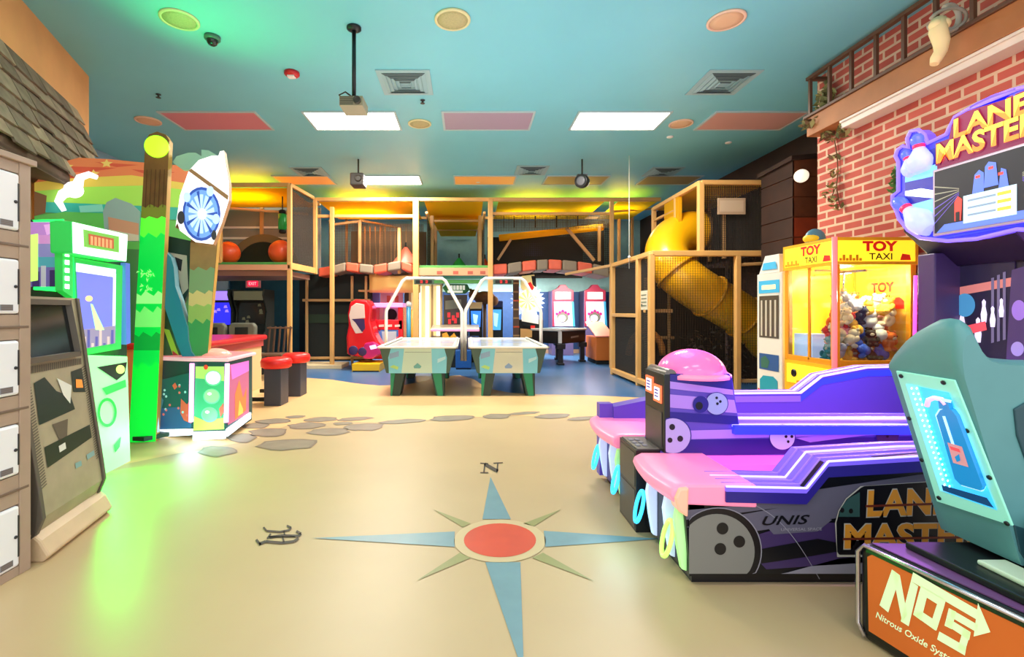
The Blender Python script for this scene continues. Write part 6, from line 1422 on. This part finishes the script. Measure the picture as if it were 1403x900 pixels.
# bright column prize game
YP = 11.4; fr = Fr(-4,YP,4,YP); m_pc = mat('column_cream', (240,220,180), .4, 0, .25, (255,225,170)); m_pl = glow('column_lit', (255,236,190), 2.0)
r = thing('column_prize_game', 'tall cream prize game with bright lit columns behind the air hockey gantry', 'prize machine', (-.95,11.7,0))
q = B(); q.fprism(fr, [(560,378),(566,374),(600,374),(606,380),(606,498),(560,498)], -.6, -.55, m_pc); q.box((P(560,0,YP).x,YP,0),(P(606,0,YP).x,YP+.6,.62), m_pc); q.box((P(560,0,YP).x,YP,P(0,390,YP).z),(P(606,0,YP).x,YP+.6,P(0,376,YP).z), mat('column_grey', (150,170,160), .4)); q.build('cabinet', r, .015)
for x, w in ((572,5),(583,5),(598,6)):
    q = B(); q.tube([fr.px(x+w/2,462,-.2), fr.px(x+w/2,392,-.2)], w*.55*YP/F, m_pl, 14); q.build('lit_column', r)
q = B()
for x in (561.5,592,604.5): q.fprism(fr, [(x-1.5,390),(x+1.5,390),(x+1.5,463),(x-1.5,463)], -.05, 0, mat('column_frame', (206,170,120), .4, .2))
q.build('post', r)
q = B(); q.fprism(fr, [(572,366),(600,366),(601,376),(572,376)], -.1, 0, mat('prize_sign', (110,140,110), .4)); q.fpoly(fr, [(581,368),(594,368),(594,374),(581,374)], .01, glow('prize_red', (200,40,50), .6)); q.build('sign', r)
q = B(); q.fprism(fr, [(554,380),(560,382),(560,415),(554,415)], -.6, -.02, mat('column_side', (60,56,40), .6)); q.build('side_panel', r)
t = thing('blue_roller_post', 'blue and gold round post standing beside the cream prize game', 'post', P(562,470,11.1)*1)
t.location = (P(561,0,11.1).x,11.1,0); t['_o'] = tuple(t.location)
q = B(); x_ = P(560,0,11.1).x; q.tube([(x_,11.1,0),(x_,11.1,P(0,418,11.1).z)], .055, mat('roller_blue', (60,150,190), .4), 14); q.ball((x_,11.1,P(0,417,11.1).z), .075, mat('roller_white', (220,225,220), .4), seg=14, rings=8); q.build('post', t)
q = B(); x_ = P(566,0,11.1).x; q.tube([(x_,11.1,0),(x_,11.1,P(0,424,11.1).z)], .05, mat('roller_gold', (226,160,50), .4), 14); q.build('rail', t)
# dark target game with a pale green header
fr = Fr(-4,11.9,4,11.9)
r = thing('target_game', 'dark target game with white lettered green header and pale counter', 'arcade machine', (-.25,12.0,0))
q = B(); q.fprism(fr, [(608,404),(640,404),(640,448),(608,448)], -.5, 0, mat('target_dark', (66,56,56), .4)); q.box((P(606,0,11.9).x,11.9,0),(P(642,0,11.9).x,12.4,.9), m_navyp); q.build('cabinet', r)
q = B(); q.fprism(fr, [(606,394),(612,389),(640,389),(644,396),(638,402),(612,402)], -.2, .02, mat('header_green', (40,120,60), .4)); q.build('header', r, .02)
q = B()
for k in range(5): q.fprism(fr, [(617+4.2*k,391),(620.2+4.2*k,391),(620.2+4.2*k,397),(617+4.2*k,397)], .02, .04, mat('header_white', (236,244,236), .4, 0, .4, (236,244,236)))
q.fprism(fr, [(613,398),(634,398),(634,401),(613,401)], .02, .035, MATS['header_white']); q.build('header_letter', r)
q = B()
for x, y in ((613,428),(619,432),(625,428),(622,436),(614,437)): q.fprism(fr, [(x,y),(x+4,y),(x+4,y+7),(x,y+7)], 0, .02, glow('target_red', (210,40,50), .5))
q.build('target', r)
q = B(); q.fprism(fr, [(610,412),(632,410),(632,422),(610,424)], 0, .015, mat('target_grey', (120,124,120), .4)); q.build('panel', r)
# long cream and navy coin game whose top shows behind the tables
fr = Fr(-4,10.7,4,10.7); r = thing('coin_roller_game', 'cream topped coin game with a navy and yellow band between the air hockey tables', 'arcade machine', (-.3,11.0,0))
xa, xb_ = P(590,0,10.7).x, P(657,0,10.7).x
q = B(); q.box((xa,10.7,.30),(xb_,11.38,P(0,462,10.7).z), mat('coin_navy', (56,58,92), .4)); q.fprism(fr, [(606,457),(612,455),(616,462),(622,456),(626,462),(606,463)], 0, .012, mat('coin_flame', (240,170,50), .4, 0, .2, (240,170,50))); q.box((xa+.3,10.72,0),(xb_-.25,11.5,.30), m_navyp); q.build('body', r)
q = B(); q.prism([(xa,10.66,P(0,453,10.7).z),(xb_,10.66,P(0,453,10.7).z),(xb_,11.38,P(0,446,11.6).z),(xa,11.38,P(0,446,11.6).z)], (0,0,.03), mat('coin_cream', (240,226,206), .35)); q.fprism(fr, [(590,451),(657,451),(657,454),(590,454)], .02, .05, mat('coin_pink', (240,150,190), .4, 0, .4, (240,150,190))); q.build('top', r, .01)
q = B(); q.box((P(624,0,10.4).x,10.36,.03),(P(646,0,10.4).x,10.63,.42), mat('bin_blue', (20,80,150), .4)); q.box((P(624.5,0,10.4).x,10.37,0),(P(645.5,0,10.4).x,10.62,.03), m_navyp); tag(q.build('blue_bin', bevel=.012), 'blue bin on the floor in the gap between the air hockey tables', 'bin')
# blue screen games
def slim(px, D, y0, y1, label, c, hc):
    f_ = Fr(-4,D,4,D); t = thing('slim_screen_game', label, 'arcade machine', (P(px,0,D).x,D+.2,0), 'slim blue screen games')
    q = B(); q.box((P(px-9,0,D).x,D,0),(P(px+9,0,D).x,D+.4,P(0,y0,D).z), m_navyp); q.build('cabinet', t, .01)
    q = B(); q.fprism(f_, [(px-7,y0+12),(px+7,y0+12),(px+6,y1),(px-6,y1)], 0, .012, c); q.fpoly(f_, [(px-4,y0+16),(px+3,y0+18),(px+1,y1-4),(px-3,y1-6)], .016, glow('slim_pale', (170,220,255), 1.0)); q.build('screen', t)
    q = B(); q.fprism(f_, [(px-9,y0),(px+9,y0),(px+8,y0+9),(px-8,y0+9)], -.1, .04, hc); q.build('header', t, .01)
slim(652,11.8,414,448,'slim game with a blue screen under the tan header beside the target game', glow('slim_blue', (40,120,240), 1.0), mat('slim_tan', (206,180,130), .5))
slim(680,12.6,412,452,'slim game with a glowing sky blue screen behind the thin front post', glow('slim_sky', (70,160,250), 1.1), mat('slim_navy', (30,50,110), .5))
c = P(664,408,12.4); t = thing('bear_topper', 'brown bear shaped topper above the slim screen games', 'topper', c-V(0,0,.3)); m_bear = mat('bear_brown', (130,84,46), .8, noise=.15)
q = B(); q.ball(c, .22, m_bear, (1.3,.8,.8)); q.ball(c+V(-.28,-.02,.08), .14, m_bear); q.ball(c+V(.22,0,-.08), .14, m_bear)
for dx in (-.36,-.2): q.ball(c+V(dx,0,.2), .045, m_bear, seg=10, rings=6)
q.build('body', t)
q = B(); q.tube([c+V(0,0,-.1), V(c.x,c.y,0)], .05, m_ch, 10); q.build('stand', t)
# tan column behind
q = B(); xx = P(707,0,12.0).x; q.box((xx-.07,11.95,0),(xx+.07,12.1,2.2), m_ch)
for k in range(9): q.box((xx-.075,11.94,.2+.22*k),(xx+.075,11.95,.24+.22*k), m_ball if k % 3 == 0 else m_po2)
tag(q.build('wooden_game_post', bevel=.008), 'brown notched post beside the pinwheel game', 'post')
# pinwheel game
YW = 12.6; fr = Fr(-4,YW,4,YW)
r = thing('pinwheel_game', 'white spiked wheel game with a blue glow and bright yellow panel', 'arcade machine', (P(725,0,YW).x,YW+.2,0))
q = B(); xw = P(724,0,YW).x; q.box((xw-.35,YW,0),(xw+.4,YW+.5,P(0,438,YW).z), m_navyp); q.box((xw-.06,YW+.1,.8),(xw+.06,YW+.2,2.0), m_navyp); q.build('cabinet', r, .01)
q = B(); c = fr.px(723,412,.02); n_ = 22; L = []
for k in range(2*n_):
    a = math.pi*k/n_; rr = .46 if k % 2 else .36; L.append(c+V(rr*math.cos(a),0,rr*math.sin(a)))
q.prism(L, (0,.08,0), mat('wheel_blue_white', (200,215,250), .3, 0, .8, (190,210,255))); q.poly([p+(p-c)*-.28+V(0,-.008,0) for p in L[::2]], glow('wheel_yellow', (255,226,120), .9)); 
for k in range(11):
    a = 2*math.pi*k/11; q.poly([c+V(0,-.012,0), c+V(.3*math.cos(a),-.012,.3*math.sin(a)), c+V(.3*math.cos(a+.3),-.012,.3*math.sin(a+.3))], mat('wheel_cream', (250,240,214), .3, 0, .6, (255,240,214)))
q.build('wheel', r)
q = B(); q.fprism(fr, [(715,378),(732,376),(734,382),(732,396),(722,402),(714,396)], -.2, .03, mat('topper_cream', (250,226,150), .4, 0, .3, (250,226,150))); q.fprism(fr, [(722,389),(727,386),(732,394),(730,398),(724,394)], .03, .05, m_red); q.fprism(fr, [(728,378),(734,378),(735,394),(730,390)], .02, .045, m_navyp); q.build('topper', r, .01)
q = B(); q.fprism(fr, [(716,420),(738,432),(738,444),(715,440)], -.1, .03, mat('wheel_counter', (240,236,220), .3, 0, .3, (240,236,220))); q.fprism(fr, [(716,441),(738,444),(738,449),(716,446)], -.1, .02, m_navyp); q.fprism(fr, [(727,446),(733,446),(733,450),(727,450)], .02, .04, MATS['claw_red']); q.build('counter', r)
q = B(); q.fprism(fr, [(713,450),(740,452),(740,462),(713,462)], -.2, .03, m_po); q.build('ticket_box', r)
# two ball roller games by the back wall
def roller(px, label):
    D = 13.6; f_ = Fr(-6,D,6,D); x = P(px,0,D).x; t = thing('ball_roller_game', label, 'arcade machine', (x,D+.3,0), 'ball roller games by the navy wall')
    dx = px-771; m_fr = mat('roller_maroon', (150,40,66), .4, 0, .1, (170,40,80)); S = lambda L: [(a+dx,b_) for a, b_ in L]
    q = B(); q.box((x-.31,D,0),(x+.31,D+.6,P(0,398,D).z), mat('roller_cab', (90,80,120), .4)); q.fprism(f_, S([(757,447),(757,412),(785,412),(786,447)]), -.2, .02, m_fr); q.build('cabinet', t, .01)
    q = B(); q.fprism(f_, S([(757,412),(757,398),(764,395),(768,390),(775,390),(779,395),(786,398),(786,412)]), -.2, .03, m_fr); q.build('header', t, .008)
    q = B(); q.fprism(f_, S([(761,400),(782,400),(782,410),(761,410)]), .03, .04, glow('roller_white', (255,245,255), 2.0)); q.build('score_screen', t)
    q = B(); q.fprism(f_, S([(759,413),(783,413),(785,447),(760,447)]), .02, .03, glow('roller_lilac', (190,180,225), .8)); q.fdisc(f_, 771+dx, 434, 8, 8, .034, m_seat); q.fdisc(f_, 770+dx, 436, 5, 4.5, .038, glow('roller_pale', (245,235,250), .9)); q.fpoly(f_, S([(762,415),(780,415),(779,421),(763,421)]), .034, MATS['roller_pale'])
    for k in range(5): q.fdisc(f_, 763+4*k+dx, 426+abs(k-2)*2, 2, 2, .036, m_rp, 10)
    q.build('playfield', t)
    q = B(); q.fprism(f_, S([(783,413),(786,413),(788,447),(785,447)]), .0, .035, glow('roller_blue', (120,160,250), 1.0)); q.build('side_light', t)
roller(771,'maroon framed ball roller game with a white lit top, nearest the pinwheel'); roller(815,'maroon framed ball roller game with a white lit top, nearest the slide tower')
# pool table
r = thing('pool_table', 'black pool table with a white edged top behind the air hockey tables', 'pool table', (2.45,11.9,0)); m_pt = mat('pool_black', (22,20,20), .35)
a0, a1 = P(742,0,11.3), P(770,0,11.2); c0 = V(1.60,11.75,0); c1 = V(2.20,11.15,0); c2 = V(3.0,12.0,0); c3 = V(2.40,12.6,0)
q = B(); q.prism([p+V(0,0,.50) for p in (c0,c1,c2,c3)], (0,0,.30), m_pt); q.build('cabinet', r, .02)
ctr = (c0+c2)/2
q = B(); q.prism([ctr+(p-ctr)*1.04+V(0,0,.80) for p in (c0,c1,c2,c3)], (0,0,.05), mat('pool_rim', (214,206,196), .3)); q.build('rim', r, .01)
q = B(); q.prism([ctr+(p-ctr)*.9+V(0,0,.85) for p in (c0,c1,c2,c3)], (0,0,.004), mat('pool_cloth', (70,100,110), .6)); q.build('cloth', r)
for p_ in (c0,c1,c2,c3):
    b_ = ctr+(p_-ctr)*.86; q = B(); q.prism([b_+V(-.1,-.1,.5), b_+V(.1,-.1,.5), b_+V(.1,.1,.5), b_+V(-.1,.1,.5)], (0,0,-.12), m_pt); q.prism([b_+V(-.055,-.055,0), b_+V(.055,-.055,0), b_+V(.055,.055,0), b_+V(-.055,.055,0)], (0,0,.4), m_pt); q.box((b_.x-.08,b_.y-.08,0),(b_.x+.08,b_.y+.08,.05), m_pt); q.build('leg', r, .008)
q = B(); d = (c1-c0).normalized(); q.prism([c1+V(0,0,.52), c1+V(-.05,.05,.52), c1+V(-.05,.05,.80), c1+V(0,0,.80)], V(.02,-.03,0), mat('pool_corner', (210,206,200), .3)); q.build('corner_trim', r)
q = B(); u = (c2-c1).normalized(); n_ = V(u.y,-u.x,0); q.text('Pool', c1+u*.5+n_*.012+V(0,0,.6), c1+u*.85+n_*.012+V(0,0,.6), c1+u*.5+n_*.012+V(0,0,.68), MATS['pool_corner']) if 0 else q.prism([c1+u*.45+n_*.012+V(0,0,.62), c1+u*.8+n_*.012+V(0,0,.64), c1+u*.8+n_*.012+V(0,0,.68), c1+u*.45+n_*.012+V(0,0,.66)], n_*-.01, mat('pool_badge', (120,110,104), .4)); q.build('badge', r)
# orange bench game by the slide tower
r = thing('orange_bench_game', 'orange wooden game with a sloped coral top beside the slide tower', 'arcade machine', (3.25,11.6,0))
q = B(); q.box((P(817,0,11.3).x,11.3,.1),(P(842,0,11.3).x,12.3,P(0,462,11.3).z), mat('bench_orange', (206,110,40), .5)); q.box((P(818,0,11.3).x,11.35,0),(P(841,0,11.3).x,12.2,.1), m_navyp); q.build('body', r, .01)
q = B(); q.prism([(P(816,0,11.3).x,11.28,P(0,462,11.3).z),(P(842,0,11.3).x,11.28,P(0,462,11.3).z),(P(842,0,11.3).x,12.3,.98),(P(816,0,11.3).x,12.3,.98)], (0,0,.03), mat('bench_coral', (226,130,110), .4)); q.build('top', r, .006)
# ======================= CAMERA, WORLD =======================
cd = bpy.data.cameras.new('camera'); cd.sensor_fit = 'HORIZONTAL'; cd.sensor_width = 36.0; cd.lens = F/1403*36.0
cd.shift_x = (701.5-VX)/1403; cd.shift_y = -(450-VY)/1403; cd.clip_start = .05
cam = bpy.data.objects.new('camera', cd); COL.objects.link(cam); cam.location = CAM; cam.rotation_euler = (math.pi/2, 0, 0)
SC.camera = cam
w = bpy.data.worlds.new('world'); SC.world = w; w.use_nodes = True
w.node_tree.nodes['Background'].inputs['Color'].default_value = (.95,.97,1.0,1); w.node_tree.nodes['Background'].inputs['Strength'].default_value = 1.6
SC.view_settings.view_transform = 'Standard'; SC.view_settings.look = 'None'; SC.view_settings.gamma = 1.0
SC.view_settings.exposure = 0.08; SC.view_settings.use_curve_mapping = False
SC.cycles.use_denoising = True
for o in SC.objects:
    if '_o' in o: del o['_o']
